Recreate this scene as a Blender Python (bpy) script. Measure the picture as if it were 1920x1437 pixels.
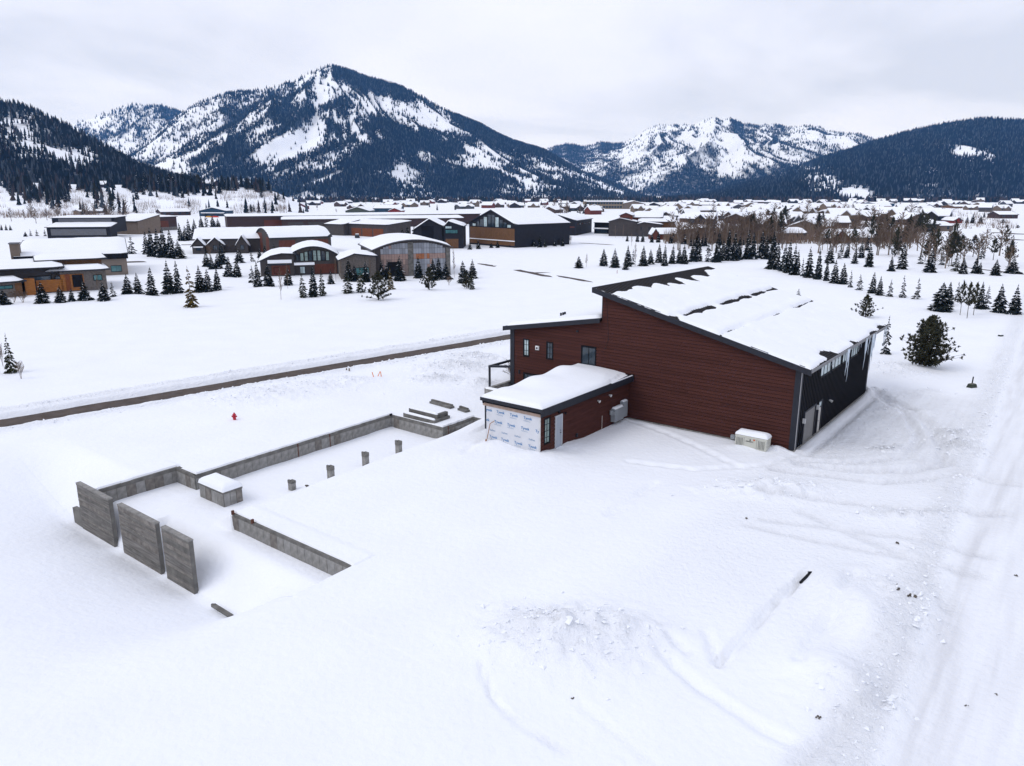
import bpy, math, random
import numpy as np
for o in list(bpy.data.objects): bpy.data.objects.remove(o)
scene = bpy.context.scene
COL = scene.collection
R = math.radians
random.seed(7)

# ------------------------------------------------------------------ camera
FPX, HORIZON, CAM_H = 1400.0, 362.0, 18.0          # focal length in photo pixels, eye-level row, height above the lot
PITCH = math.atan((718.5 - HORIZON) / FPX)
cam = bpy.data.cameras.new('camera')
cam.sensor_width = 36.0; cam.lens = 36.0 * FPX / 1920.0
cam.clip_start = 0.5; cam.clip_end = 40000
cam_o = bpy.data.objects.new('camera', cam); COL.objects.link(cam_o)
cam_o.location = (0, 0, CAM_H); cam_o.rotation_euler = (R(90) - PITCH, 0, 0)
scene.camera = cam_o

# ------------------------------------------------------------------ world: overcast sky
SUN_EL, SUN_AZ = R(48), R(-110)                      # azimuth from +Y towards +X
world = bpy.data.worlds.new('World'); scene.world = world; world.use_nodes = True
nt = world.node_tree; nt.nodes.clear()
def wn(t, **k):
    n = nt.nodes.new(t)
    for a, v in k.items(): setattr(n, a, v)
    return n
W_out = wn('ShaderNodeOutputWorld'); W_bg = wn('ShaderNodeBackground'); W_bg.inputs['Strength'].default_value = 0.1
sky = wn('ShaderNodeTexSky', sky_type='NISHITA', sun_disc=False)
sky.sun_elevation = SUN_EL; sky.sun_rotation = SUN_AZ
tc = wn('ShaderNodeTexCoord'); sep = wn('ShaderNodeSeparateXYZ')
nt.links.new(tc.outputs['Generated'], sep.inputs[0])
mz = wn('ShaderNodeMath', operation='MAXIMUM'); mz.inputs[1].default_value = 0.0
nt.links.new(sep.outputs['Z'], mz.inputs[0])
az_ = wn('ShaderNodeMath', operation='ADD'); az_.inputs[1].default_value = 0.16
nt.links.new(mz.outputs[0], az_.inputs[0])
dx = wn('ShaderNodeMath', operation='DIVIDE'); dy = wn('ShaderNodeMath', operation='DIVIDE')
nt.links.new(sep.outputs['X'], dx.inputs[0]); nt.links.new(az_.outputs[0], dx.inputs[1])
nt.links.new(sep.outputs['Y'], dy.inputs[0]); nt.links.new(az_.outputs[0], dy.inputs[1])
cmb = wn('ShaderNodeCombineXYZ')
nt.links.new(dx.outputs[0], cmb.inputs[0]); nt.links.new(dy.outputs[0], cmb.inputs[1])
cn = wn('ShaderNodeTexNoise'); cn.inputs['Scale'].default_value = 0.55; cn.inputs['Detail'].default_value = 6
cn.inputs['Roughness'].default_value = 0.52; cn.inputs['Distortion'].default_value = 0.35
nt.links.new(cmb.outputs[0], cn.inputs['Vector'])
cr = wn('ShaderNodeValToRGB'); e = cr.color_ramp.elements
e[0].position = 0.37; e[0].color = (0.70, 0.745, 0.885, 1)
e[1].position = 0.62; e[1].color = (0.96, 0.985, 1.13, 1)
em = cr.color_ramp.elements.new(0.50); em.color = (0.87, 0.905, 1.05, 1)
nt.links.new(cn.outputs['Fac'], cr.inputs[0])
sc10 = wn('ShaderNodeVectorMath', operation='SCALE'); sc10.inputs['Scale'].default_value = 10.0
nt.links.new(cr.outputs[0], sc10.inputs[0])
mxs = wn('ShaderNodeMix', data_type='RGBA'); mxs.inputs['Factor'].default_value = 0.95
nt.links.new(sky.outputs[0], mxs.inputs['A']); nt.links.new(sc10.outputs[0], mxs.inputs['B'])
nt.links.new(mxs.outputs['Result'], W_bg.inputs['Color'])
nt.links.new(W_bg.outputs[0], W_out.inputs[0])

# ------------------------------------------------------------------ sun (veiled by the overcast)
sl = bpy.data.lights.new('sun', 'SUN'); sl.energy = 0.9; sl.angle = R(30); sl.color = (1, .97, .93)
so = bpy.data.objects.new('sun', sl); COL.objects.link(so)
so.rotation_euler = (R(90) - SUN_EL, 0, math.pi - SUN_AZ)
vs = scene.view_settings
vs.view_transform = 'Standard'; vs.look = 'None'; vs.gamma = 1; vs.exposure = 0.04; vs.use_curve_mapping = False

cy = scene.cycles; cy.max_bounces = 8; cy.diffuse_bounces = 4; cy.glossy_bounces = 3; cy.volume_bounces = 1; cy.caustics_reflective = False; cy.caustics_refractive = False

# ------------------------------------------------------------------ helpers: measuring
S_, C_ = math.sin(PITCH), math.cos(PITCH)
def up(x, y, z=0.0):
    """ground point (height z) seen at photo pixel x,y"""
    u = (x - 960) / FPX; v = (y - 718.5) / FPX
    t = (z - CAM_H) / (-S_ - v * C_)
    return np.array((u * t, (C_ - v * S_) * t, z))
def zat(P, py):
    """height above ground at which a vertical line through P crosses photo row py"""
    v = (py - 718.5) / FPX
    t = P[1] / (C_ - v * S_)
    return CAM_H + (-S_ - v * C_) * t
def tan_el(py):
    v = (py - 718.5) / FPX
    return (-S_ - v * C_) / (C_ - v * S_)
def px_of(X, Y, Z):
    dz = Z - CAM_H; zc = Y * C_ - dz * S_; yc = Y * S_ + dz * C_
    return 960 + FPX * X / zc, 718.5 - FPX * yc / zc
# lot frame: a runs along the hangar's depth, b along its gable wall
ANG = R(52.2); E1 = (math.cos(ANG), math.sin(ANG)); E2 = (-math.sin(ANG), math.cos(ANG)); O0 = (20.3, 50.97)
def lot(a, b, z=0.0): return (O0[0] + a * E1[0] + b * E2[0], O0[1] + a * E1[1] + b * E2[1], z)
def ab(X, Y):
    dx, dy = X - O0[0], Y - O0[1]
    return dx * E1[0] + dy * E1[1], dx * E2[0] + dy * E2[1]

# ------------------------------------------------------------------ helpers: noise
def _h(i, j, s):
    n = (i.astype(np.int64) * 374761393 + j.astype(np.int64) * 668265263 + s * 974634777) & 0x7fffffff
    n = ((n ^ (n >> 13)) * 1274126177) & 0x7fffffff
    return ((n ^ (n >> 16)) & 0xffff) / 65535.0
def vnoise(x, y, s=0):
    x = np.asarray(x, float); y = np.asarray(y, float)
    i = np.floor(x); j = np.floor(y); fx = x - i; fy = y - j
    fx = fx * fx * (3 - 2 * fx); fy = fy * fy * (3 - 2 * fy)
    i = i.astype(np.int64); j = j.astype(np.int64)
    return (_h(i, j, s) * (1 - fx) + _h(i + 1, j, s) * fx) * (1 - fy) + (_h(i, j + 1, s) * (1 - fx) + _h(i + 1, j + 1, s) * fx) * fy
def fbm(x, y, s=0, o=4):
    t = 0; A = .5; N = 0
    for k in range(o):
        t = t + A * vnoise(x * 2 ** k + 17.3 * k, y * 2 ** k - 9.1 * k, s + k); N += A; A *= .5
    return t / N - .5
def sst(x, e0, e1):
    t = np.clip((np.asarray(x, float) - e0) / (e1 - e0), 0, 1)
    return t * t * (3 - 2 * t)

# ------------------------------------------------------------------ helpers: objects
def tag(o, label=None, cat=None, group=None, kind=None):
    if label: o['label'] = label
    if cat: o['category'] = cat
    if group: o['group'] = group
    if kind: o['kind'] = kind
    return o
def empty(name, loc=(0, 0, 0), rz=0.0, parent=None):
    o = bpy.data.objects.new(name, None); COL.objects.link(o); o.empty_display_size = .3
    o.location = loc; o.rotation_euler = (0, 0, rz); o.parent = parent
    return o
def link(name, me, parent=None, loc=None, rz=None):
    o = bpy.data.objects.new(name, me); COL.objects.link(o); o.parent = parent
    if loc is not None: o.location = loc
    if rz is not None: o.rotation_euler = (0, 0, rz)
    return o
def np_mesh(name, V, F, mats, idx=None, smooth=False):
    me = bpy.data.meshes.new(name)
    V = np.asarray(V, np.float32); F = np.asarray(F, np.int32)
    n = F.shape[1]
    me.vertices.add(len(V)); me.vertices.foreach_set('co', V.ravel())
    me.loops.add(F.size); me.loops.foreach_set('vertex_index', F.ravel())
    me.polygons.add(len(F)); me.polygons.foreach_set('loop_start', np.arange(0, F.size, n, dtype=np.int32))
    try: me.polygons.foreach_set('loop_total', np.full(len(F), n, np.int32))
    except Exception: pass
    for m in (mats if isinstance(mats, (list, tuple)) else [mats]): me.materials.append(m)
    if idx is not None: me.polygons.foreach_set('material_index', np.asarray(idx, np.int32))
    me.polygons.foreach_set('use_smooth', np.full(len(F), smooth, bool))
    me.update(calc_edges=True); me.validate()
    return me
class MB:
    """collects faces, then links them as one mesh object"""
    def __init__(s): s.v = []; s.f = []; s.m = []
    def add(s, vs, fs, m=0):
        k = len(s.v); s.v += [tuple(p) for p in vs]
        for f in fs: s.f.append(tuple(i + k for i in f)); s.m.append(m)
        return s
    def box(s, x0, x1, y0, y1, z0, z1, m=0):
        v = [(x0, y0, z0), (x1, y0, z0), (x1, y1, z0), (x0, y1, z0), (x0, y0, z1), (x1, y0, z1), (x1, y1, z1), (x0, y1, z1)]
        return s.add(v, [(3, 2, 1, 0), (4, 5, 6, 7), (0, 1, 5, 4), (1, 2, 6, 5), (2, 3, 7, 6), (3, 0, 4, 7)], m)
    def bar(s, p, q, w, h=None, m=0):
        """square bar from p to q"""
        p = np.array(p, float); q = np.array(q, float); h = h or w
        d = q - p; d /= np.linalg.norm(d)
        u = np.cross(d, (0, 0, 1)); u = np.array((1., 0, 0)) if np.linalg.norm(u) < 1e-4 else u / np.linalg.norm(u)
        w2 = np.cross(u, d)
        c = [(-1, -1), (1, -1), (1, 1), (-1, 1)]
        v = [p + u * i * w / 2 + w2 * j * h / 2 for i, j in c] + [q + u * i * w / 2 + w2 * j * h / 2 for i, j in c]
        return s.add(v, [(3, 2, 1, 0), (4, 5, 6, 7), (0, 1, 5, 4), (1, 2, 6, 5), (2, 3, 7, 6), (3, 0, 4, 7)], m)
    def tube(s, p, q, r0, r1, n=6, m=0, cap=True):
        p = np.array(p, float); q = np.array(q, float); d = q - p; d /= max(np.linalg.norm(d), 1e-9)
        u = np.cross(d, (0, 0, 1)); u = np.array((1., 0, 0)) if np.linalg.norm(u) < 1e-4 else u / np.linalg.norm(u)
        w = np.cross(d, u); v = []
        for (c, r) in ((p, r0), (q, r1)):
            for k in range(n):
                t = 2 * math.pi * k / n; v.append(c + (u * math.cos(t) + w * math.sin(t)) * r)
        f = [(k, (k + 1) % n, n + (k + 1) % n, n + k) for k in range(n)]
        if cap: f += [tuple(range(n - 1, -1, -1)), tuple(range(n, 2 * n))]
        return s.add(v, f, m)
    def prism(s, prof, axis, lo, hi, m=0):
        """closed profile [(u,z)] extruded: axis 'y' -> u is x, axis 'x' -> u is y"""
        n = len(prof)
        P = (lambda u, w, z: (u, w, z)) if axis == 'y' else (lambda u, w, z: (w, u, z))
        v = [P(u, lo, z) for u, z in prof] + [P(u, hi, z) for u, z in prof]
        f = [tuple(range(n)), tuple(range(2 * n - 1, n - 1, -1))]
        f += [((k + 1) % n, k, n + k, n + (k + 1) % n) for k in range(n)]
        return s.add(v, f, m)
    def build(s, name, mats, parent=None, smooth=False, loc=None, rz=None):
        me = s.mesh(name, mats, smooth)
        return link(name, me, parent, loc, rz)
    def mesh(s, name, mats, smooth=False):
        me = bpy.data.meshes.new(name); me.from_pydata([tuple(map(float, p)) for p in s.v], [], s.f)
        for m in (mats if isinstance(mats, (list, tuple)) else [mats]): me.materials.append(m)
        me.polygons.foreach_set('material_index', s.m)
        me.polygons.foreach_set('use_smooth', [smooth] * len(s.f))
        me.update()
        import bmesh
        bm = bmesh.new(); bm.from_mesh(me); bmesh.ops.recalc_face_normals(bm, faces=bm.faces); bm.to_mesh(me); bm.free()
        return me

# ------------------------------------------------------------------ materials
def mk(name, col, rough=.8, var=.12, scale=2.0, bump=0.0, bscale=12.0, spec=.25, metal=0.0, stretch=(1, 1, 1), col2=None, stripe=None, bdist=.02):
    m = bpy.data.materials.new(name); m.use_nodes = True; t = m.node_tree; N = t.nodes; L = t.links
    b = N['Principled BSDF']; b.inputs['Roughness'].default_value = rough
    b.inputs['Specular IOR Level'].default_value = spec; b.inputs['Metallic'].default_value = metal
    tcn = N.new('ShaderNodeTexCoord'); mp = N.new('ShaderNodeMapping'); mp.inputs['Scale'].default_value = stretch
    L.new(tcn.outputs['Object'], mp.inputs['Vector'])
    nz = N.new('ShaderNodeTexNoise'); nz.inputs['Scale'].default_value = scale; nz.inputs['Detail'].default_value = 5
    L.new(mp.outputs[0], nz.inputs['Vector'])
    mx = N.new('ShaderNodeMix'); mx.data_type = 'RGBA'
    c2 = col2 or tuple(min(1, c * (1 + var)) for c in col); c1 = col if col2 else tuple(c * (1 - var) for c in col)
    mx.inputs['A'].default_value = (*c1, 1); mx.inputs['B'].default_value = (*c2, 1)
    rp = N.new('ShaderNodeMapRange'); rp.inputs['From Min'].default_value = .3; rp.inputs['From Max'].default_value = .7
    L.new(nz.outputs['Fac'], rp.inputs['Value']); L.new(rp.outputs[0], mx.inputs['Factor'])
    L.new(mx.outputs['Result'], b.inputs['Base Color'])
    if bump > 0 or stripe:
        bp = N.new('ShaderNodeBump'); bp.inputs['Strength'].default_value = max(bump, .01) if not stripe else .8
        bp.inputs['Distance'].default_value = bdist
        if stripe:
            wv = N.new('ShaderNodeTexWave'); wv.bands_direction = stripe[0]; wv.inputs['Scale'].default_value = stripe[1]
            L.new(tcn.outputs['Object'], wv.inputs['Vector']); L.new(wv.outputs['Fac'], bp.inputs['Height'])
        else:
            n2 = N.new('ShaderNodeTexNoise'); n2.inputs['Scale'].default_value = bscale; n2.inputs['Detail'].default_value = 6
            L.new(mp.outputs[0], n2.inputs['Vector']); L.new(n2.outputs['Fac'], bp.inputs['Height'])
        L.new(bp.outputs[0], b.inputs['Normal'])
    return m
SNOW = mk('snow', (.84, .86, .90), .75, .02, .6, .35, 5.0, .2, bdist=.05)
SNOW_FAR = mk('snow_far', (.84, .86, .90), .85, .02, .2, spec=.1)
CONC = mk('concrete', (.25, .243, .23), .9, .3, 2.2, .4, 14, .2)
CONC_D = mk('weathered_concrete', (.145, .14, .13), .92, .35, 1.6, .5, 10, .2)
CONC_B = mk('board_formed_concrete', (.165, .156, .146), .92, .45, 1.2, .5, 9, .2, stretch=(.5, .5, 7))
RUST = mk('rusty_steel', (.11, .045, .03), .9, .3, 6)
RED = mk('red_brown_siding', (.066, .0245, .0200), .75, .14, 1.4, .15, 20, .08, stretch=(1, .25, 6))
RED2 = mk('red_brown_siding_dark', (.060, .0225, .0185), .75, .16, 1.1, .15, 20, .08, stretch=(1, .25, 6)); RED3 = mk('red_brown_siding_pale', (.070, .0265, .0215), .78, .14, 1.7, .15, 20, .08, stretch=(1, .3, 6))
SHEATH = mk('dark_sheathing', (.03, .014, .013), .9)
CHAR = mk('charcoal_trim', (.022, .024, .032), .55, .1, 3, spec=.2)
BLACK = mk('black_metal', (.0062, .0065, .0095), .6, .2, 2, spec=.12)
ROOFM = mk('dark_roof_metal', (.012, .010, .012), .6, .2, 3, spec=.15)
def glass(name, col, rough=.04):
    m = mk(name, col, rough, .35, .9, spec=.6); return m
GLASS = glass('window_glass', (.03, .045, .06)); GLASS_G = glass('curtained_glass', (.23, .31, .29), .12)
GLASS_T = glass('teal_glass', (.06, .16, .17)); GLASS_W = glass('bright_glass', (.42, .52, .54), .15)
ASPHALT = mk('asphalt', (.080, .063, .055), .9, .25, 1.1, .3, 30)
YEL = mk('yellow_paint', (.34, .24, .09), .8, .3, 4)

# ------------------------------------------------------------------ ground: one snow sheet
# left road, in lot coordinates
RD0, RD1 = (-32.4, 53.2), (22.7, 43.7)
_rl = math.hypot(RD1[0] - RD0[0], RD1[1] - RD0[1]); _rd = ((RD1[0] - RD0[0]) / _rl, (RD1[1] - RD0[1]) / _rl)
def road_uv(a, b):
    da, db = a - RD0[0], b - RD0[1]
    return da * _rd[0] + db * _rd[1], -da * _rd[1] + db * _rd[0]        # along, across (+ = far side)
def rr_edge(a): return -12.3 + (a + 29) * .034                          # left edge of the snowy road on the right
MOUNDS = [  # px, py, radius x, radius y, height, clods
    (1075, 1205, 3.2, 2.2, .55, .5), (1010, 1190, 2.2, 1.6, .35, .6), (1160, 1190, 2.0, 1.5, .32, .4),
    (1610, 1150, 1.5, 3.4, .75, .12), (1560, 1270, 1.3, 1.8, .6, .15), (1690, 1130, 1.2, 2.5, .25, .6), (1600, 1320, 1.6, 1.6, .2, .45),
    (945, 838, 2.2, 1.2, .55, .05), (1010, 858, 2.6, 1.3, .40, .1), (1060, 835, 1.6, 1.3, .25, .2),
    (500, 742, 4.0, 1.8, .6, .5), (580, 728, 4.0, 1.6, .55, .5), (650, 715, 3.0, 1.4, .45, .5), (440, 755, 3.5, 1.4, .3, .4),
    (850, 690, 3.5, 2.2, .7, .8), (880, 672, 3.0, 2.0, .6, .8), (900, 720, 1.5, 1.5, .5, .6), (820, 712, 2.5, 1.5, .4, .8),
    (1700, 705, 2.6, 1.5, .55, .5), (1660, 690, 2.5, 1.5, .6, .5), (1745, 735, 1.4, .9, .35, .6), (1640, 735, 2.0, 1.2, .4, .5),
    (1660, 840, 1.2, .6, .18, 1.2), (1800, 840, 1.3, 1.6, .35, 1.0), (1790, 815, 1.2, 1.4, .3, .9), (1690, 770, 3.0, .8, .25, .4),
    (1420, 915, 3.0, 1.3, .3, .5), (1480, 925, 2.5, 1.3, .25, .4), (1700, 965, 3, .7, .2, .8),
    (1725, 692, 1.5, 1.0, .3, .1), (260, 535, 5, 3, .7, .1), (220, 420, 8, 5, .8, .1), (1000, 500, 6, 3, .5, .5), (950, 490, 7, 3, .5, .4),
    (1400, 838, 1.6, .6, .22, .2), (1462, 842, .8, .5, .22, .5), (640, 445, 5, 4, 1.8, .1), (420, 545, 9, 3, .6, .1), (530, 548, 9, 3, .9, .05), (760, 548, 9, 3, .5, .05), (290, 560, 8, 2.5, .6, .05)]
MOUNDS = [(*up(m[0], m[1])[:2], *m[2:]) for m in MOUNDS]
def P_(*pts): return [tuple(up(x, y)[:2]) for x, y in pts]
TRACKS = [  # polyline, half width, depth, dirt
    (P_((1640, 735), (1690, 755), (1740, 790), (1765, 830), (1770, 870), (1700, 880), (1600, 880), (1500, 870)), .4, .30, .45),
    (P_((1650, 742), (1700, 775), (1725, 820), (1700, 855), (1600, 865), (1490, 862)), .32, .22, .45),
    (P_((1900, 905), (1800, 890), (1650, 905), (1450, 880)), .3, .16, .35), (P_((1880, 960), (1740, 960), (1560, 940), (1420, 925)), .28, .14, .3),
    (P_((1850, 1040), (1700, 1010), (1560, 990), (1430, 975)), .25, .08, .2), (P_((1830, 1075), (1660, 1040), (1530, 1015), (1400, 985)), .25, .07, .2),
    (P_((1770, 1140), (1730, 1060), (1640, 1020), (1500, 960)), .3, .07, .2),
    (P_((1515, 1075), (1440, 1145), (1395, 1200), (1350, 1245)), .16, .28, .0), (P_((1345, 1248), (1325, 1185)), .16, .14, 0), (P_((1235, 1185), (1290, 1225)), .16, .16, 0),
    (P_((1240, 1232), (1330, 1300), (1420, 1360), (1480, 1390)), .24, .16, .0), (P_((1075, 1310), (1150, 1370), (1235, 1437)), .15, .05, 0),
    (P_((900, 1250), (925, 1310), (965, 1350), (1060, 1410)), .11, .12, 0), (P_((1500, 1437), (1640, 1330), (1700, 1230)), .3, .1, .2),
    (P_((1600, 1075), (1560, 1160), (1500, 1240)), .3, .22, 0), (P_((1230, 905), (1140, 965)), .22, .12, 0),
    (P_((0, 700), (300, 665), (600, 660), (900, 615)), .6, .08, 0)]
FOOT = [P_((1180, 788), (1250, 812), (1310, 838), (1370, 868), (1400, 878)), P_((1500, 850), (1430, 872), (1300, 880), (1180, 866)), P_((870, 850), (890, 838), (905, 830))]
def seg_dist(X, Y, pts):
    d = np.full(X.shape, 1e9); s = np.zeros(X.shape); acc = 0
    for (x0, y0), (x1, y1) in zip(pts[:-1], pts[1:]):
        L = math.hypot(x1 - x0, y1 - y0); t = np.clip(((X - x0) * (x1 - x0) + (Y - y0) * (y1 - y0)) / L ** 2, 0, 1)
        q = np.hypot(X - x0 - t * (x1 - x0), Y - y0 - t * (y1 - y0)); k = q < d
        d[k] = q[k]; s[k] = acc + t[k] * L; acc += L
    return d, s
def ground_z(X, Y, full=False):
    """snow surface height and how dirty it is"""
    X = np.asarray(X, float); Y = np.asarray(Y, float); a, b = ab(X, Y); dist = np.hypot(X, Y)
    z = .16 * fbm(X / 16, Y / 16, 1) + .05 * fbm(X / 3.2, Y / 3.2, 5, 3) + .012 * fbm(X / .7, Y / .7, 8, 2)
    z = z + sst(dist, 200, 900) * .9 * fbm(X / 90, Y / 90, 11)
    dirt = np.zeros(X.shape); rough = np.zeros(X.shape)
    # --- foundation pit
    wob = .06 * fbm(a / .6 + 3, b / .6, 21, 3)
    front = -2.95 * sst(b, 11.2, 17.5) * sst(b, 47, 34) * np.clip((a + 46.5) / 11.5, 0, 1) ** 1.5
    z_in = -1.04 + .12 * fbm(a / 4, b / 4, 33) + .10 * sst(np.abs(b - 29.5), .9, 0) * (fbm(a / 1.3, b / 1.3, 34) + .4)
    ramp = sst(b + .5 * fbm(a / 3, b / 3, 35), 24.6, 21.6) * sst(a, -31.25, -30.9)
    z_in = z_in * (1 - ramp) + .02 * ramp
    z_in = z_in - 1.85 * sst(a, np.where(b > 27, -33.3, -31.8), -34.7)
    z_in = z_in + .35 * sst(a, -12.5, -8.0) * sst(b, 26, 22)
    ins = ((a > -29.1 + .14) & (a < -11.6 + .14) & (b < 29.5 + .12 + wob)) | ((a > -34.45) & (a <= -29.1 + .14) & (b < 31.9 + .12 + wob)) | ((a >= -11.46) & (a < -7.9 + .14) & (b < 23.6 + .12 + wob)) 
    ins &= (a > -34.45) & ((b > 11.75) | (a > -30.9))
    low = (a < -31.0 + .12) & (b > 11.75) & (b < 22.3)
    strip = ins & ((b > 21.0) | low)
    out_front = (a <= -34.45)
    z_pit = np.where(low, -1.0 - 1.9 * sst(a, -31.8, -34.7) + .1 * fbm(a / 3, b / 3, 36), z_in)
    z_pit = np.where(low, z_pit * sst(b, 11.75, 12.6), z_pit)
    lip = .11 + .05 * fbm(a / 1.1, b / 1.1, 40)
    z = np.where(strip, z_pit + .4 * z, z)
    z = np.where(out_front, z * .6 + front, z)
    # snow lapping over the outer wall tops
    for (cond, d) in (((a > -29.4) & (a < -11.3), b - 29.62), ((a > -34.7) & (a < -28.8), b - 32.02), ((a > -11.46) & (a < -7.6), b - 23.72)):
        k = cond & (d > -.02) & (d < 2.5) & ~strip & ~out_front
        z = np.where(k, z * sst(d, 0, 2) + lip * (1 - sst(d, .3, 2.5)), z)
    k = (a > -30.86) & (a < -29.5) & (b > 11.7) & (b < 22.3); z = np.where(k, np.maximum(z, .09 + .04 * fbm(a, b, 41)), z)
    side = (a > -34.45) & (b > 32.2); z = np.where(side, z - 2.95 * sst(a, -31.0, -34.45) * sst(b, 47, 34) * sst(b, 32.2, 34.2), z)
    # --- around the hangar: flat under it, cleared strip along its dark side
    hang = (a > -.2) & (a < 20.9) & (b > -.1) & (b < 26.2); z = np.where(hang, -.4, z)
    wing = (a > -12.3) & (a < .5) & (b > 13.75) & (b < 18.2); z = np.where(wing, -.4, z)
    yard = sst(b, -10.5, -8.5) * sst(b, -.1, -1.2) * sst(a, -4, 0) * sst(a, 27, 22)
    z = z - .10 * yard + yard * .07 * fbm(X / .55, Y / .55, 50, 3); dirt = np.maximum(dirt, yard * (.18 + .5 * np.clip(fbm(X / 2.2, Y / 2.2, 51) + .1, 0, 1)))
    ice = sst(np.abs(b + 1.05), .38, .1) * sst(a, -.6, 0) * sst(a, 22.5, 21.5); z = z - .16 * ice; dirt = np.maximum(dirt, .5 * ice)
    ledge = (b > -.75) & (b <= -.05) & (a > -.5) & (a < 21); dirt = np.where(ledge, .55, dirt)
    # --- snowy road on the right
    ed = rr_edge(a); w = b - ed
    road = sst(w + .35 * fbm(a / 2.5, b / 9, 60), .15, -.35) * sst(a, 260, 200)
    rz = -.12 + .02 * fbm(a / 9, b / .35, 61, 3) + .008 * fbm(a / 1.2, b / .3, 62, 2)
    for rc in (-1.3, -2.9, -4.6, -6.2): rz = rz - .035 * np.exp(-((w - rc - .25 * fbm(a / 12, a * 0 + rc, 63)) / .28) ** 2)
    z = z * (1 - road) + rz * road
    dirt = np.maximum(dirt, road * np.clip(.30 + .6 * fbm(a / 14, b / .5, 64, 3) + .15 * np.exp(-((w + .7) / .4) ** 2), .05, .8))
    bank = sst(w, -.3, .7) * sst(w, 3.8, 1.2) * sst(a, 200, 140); cl = np.clip(fbm(X / .45, Y / .45, 66, 3) * 2.2 - .1, 0, 1)
    z = z + bank * (.08 + .16 * cl * (.4 + vnoise(X / 4, Y / 4, 67))); dirt = np.maximum(dirt, bank * cl * .35)
    # --- road on the left
    s, t = road_uv(a, b); t = t + .28 * fbm(s / 2.6, t * 0, 70, 3)
    tr = sst(t, -2.2, -1.75) * sst(t, 2.35, 1.8) * sst(s, -60, -50) * sst(s, 140, 100)
    bk = (np.exp(-((t + 3.1) / 1.1) ** 2) + 1.2 * np.exp(-((t - 3.4) / 1.2) ** 2)) * sst(s, 140, 100)
    z = z + bk * (.16 + .35 * np.clip(fbm(X / 1.1, Y / 1.1, 71, 3) + .12, 0, 1)); z = z * (1 - tr) - .5 * tr
    # --- heaps and tracks
    near = dist < 400
    for (cx, cy, rx, ry, h, c) in MOUNDS:
        k = near & (np.abs(X - cx) < rx * 2.6) & (np.abs(Y - cy) < ry * 2.6)
        if not k.any(): continue
        x = X[k]; y = Y[k]; q = np.exp(-(((x - cx) / rx) ** 2 + ((y - cy) / ry) ** 2) * 1.1)
        cl = np.clip(fbm(x / .55, y / .55, 80, 3) * 2.8, -.3, 1) + .5 * np.clip(fbm(x / .3, y / .3, 81, 2) * 2, -.2, 1)
        z[k] += h * q * (1 + .25 * fbm(x / 2, y / 2, 82)) + c * .30 * cl * np.sqrt(q) * (q > .05); rough[k] = np.maximum(rough[k], 1.4 * c * np.sqrt(q))
    for pts, hw, dp, dr in TRACKS:
        xs = [p[0] for p in pts]; ys = [p[1] for p in pts]
        k = near & (X > min(xs) - 2) & (X < max(xs) + 2) & (Y > min(ys) - 2) & (Y < max(ys) + 2)
        if not k.any(): continue
        d, s_ = seg_dist(X[k], Y[k], pts); d = d + .25 * hw * fbm(s_ / .8, d * 0, 84)
        jag = .6 + .9 * vnoise(s_ / .7, d * 0, 85)
        z[k] += -dp * jag * np.exp(-(d / hw) ** 2) + .2 * dp * np.exp(-((d - 1.9 * hw) / (.6 * hw)) ** 2)
        dirt[k] = np.maximum(dirt[k], dr * np.exp(-(d / (1.6 * hw)) ** 2)); rough[k] = np.maximum(rough[k], (.8 if dr else .25) * np.exp(-(d / (3 * hw)) ** 2))
    for pts in FOOT:
        xs = [p[0] for p in pts]; ys = [p[1] for p in pts]
        k = near & (X > min(xs) - 1) & (X < max(xs) + 1) & (Y > min(ys) - 1) & (Y < max(ys) + 1)
        if not k.any(): continue
        d, s_ = seg_dist(X[k], Y[k], pts)
        z[k] += -.13 * np.exp(-(d / .3) ** 2) * (.35 + .65 * np.abs(np.sin(s_ * 2.2))) + .04 * np.exp(-((d - .5) / .2) ** 2)
    rough = np.maximum(rough, np.maximum(.7 * yard, np.maximum(.9 * bank, .25 * road))); rough = np.maximum(rough, .9 * np.clip(bk, 0, 1))
    rough = np.maximum(rough, .55 * sst(b, -13, -9) * sst(b, 3, -1) * sst(a, 4, -2) * sst(a, -30, -20)); return (z, dirt, rough) if full else (z, dirt)
def axis_lines(lo, hi, st, far_lo, far_hi, ratio, extra=()):
    L = list(np.arange(lo, hi + 1e-6, st)); d = st; x = hi
    while x < far_hi: d = min(d * ratio, 260); x += d; L.append(x)
    d = st; x = lo
    while x > far_lo: d = min(d * ratio, 260); x -= d; L.append(x)
    L += list(extra); L = np.unique(np.round(L, 4)); return L
def around(*c):
    r = []
    for v in c: r += [v - .03, v + .04, v + .1, v + .16]
    return r
la = axis_lines(-53, 32, .19, -9000, 11000, 1.17, around(-34.5, -31.0, -29.1, -11.6, -7.9))
lb = axis_lines(-26, 56, .21, -9000, 11000, 1.17, around(29.52, 31.92, 23.62, 11.65))
gA, gB = np.meshgrid(la, lb, indexing='ij')
gX = O0[0] + gA * E1[0] + gB * E2[0]; gY = O0[1] + gA * E1[1] + gB * E2[1]
gZ, gD, gR = ground_z(gX, gY, True)
na, nb = gA.shape; ii = np.arange(na * nb).reshape(na, nb)
GF = np.stack([ii[:-1, :-1], ii[1:, :-1], ii[1:, 1:], ii[:-1, 1:]], -1).reshape(-1, 4)
cy_ = gY.ravel()[GF].mean(1); cx_ = gX.ravel()[GF].mean(1)
GF = GF[(cy_ > -60) & (cy_ < 7300) & (np.abs(cx_) < 6500)]            # nothing far behind the viewer
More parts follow.
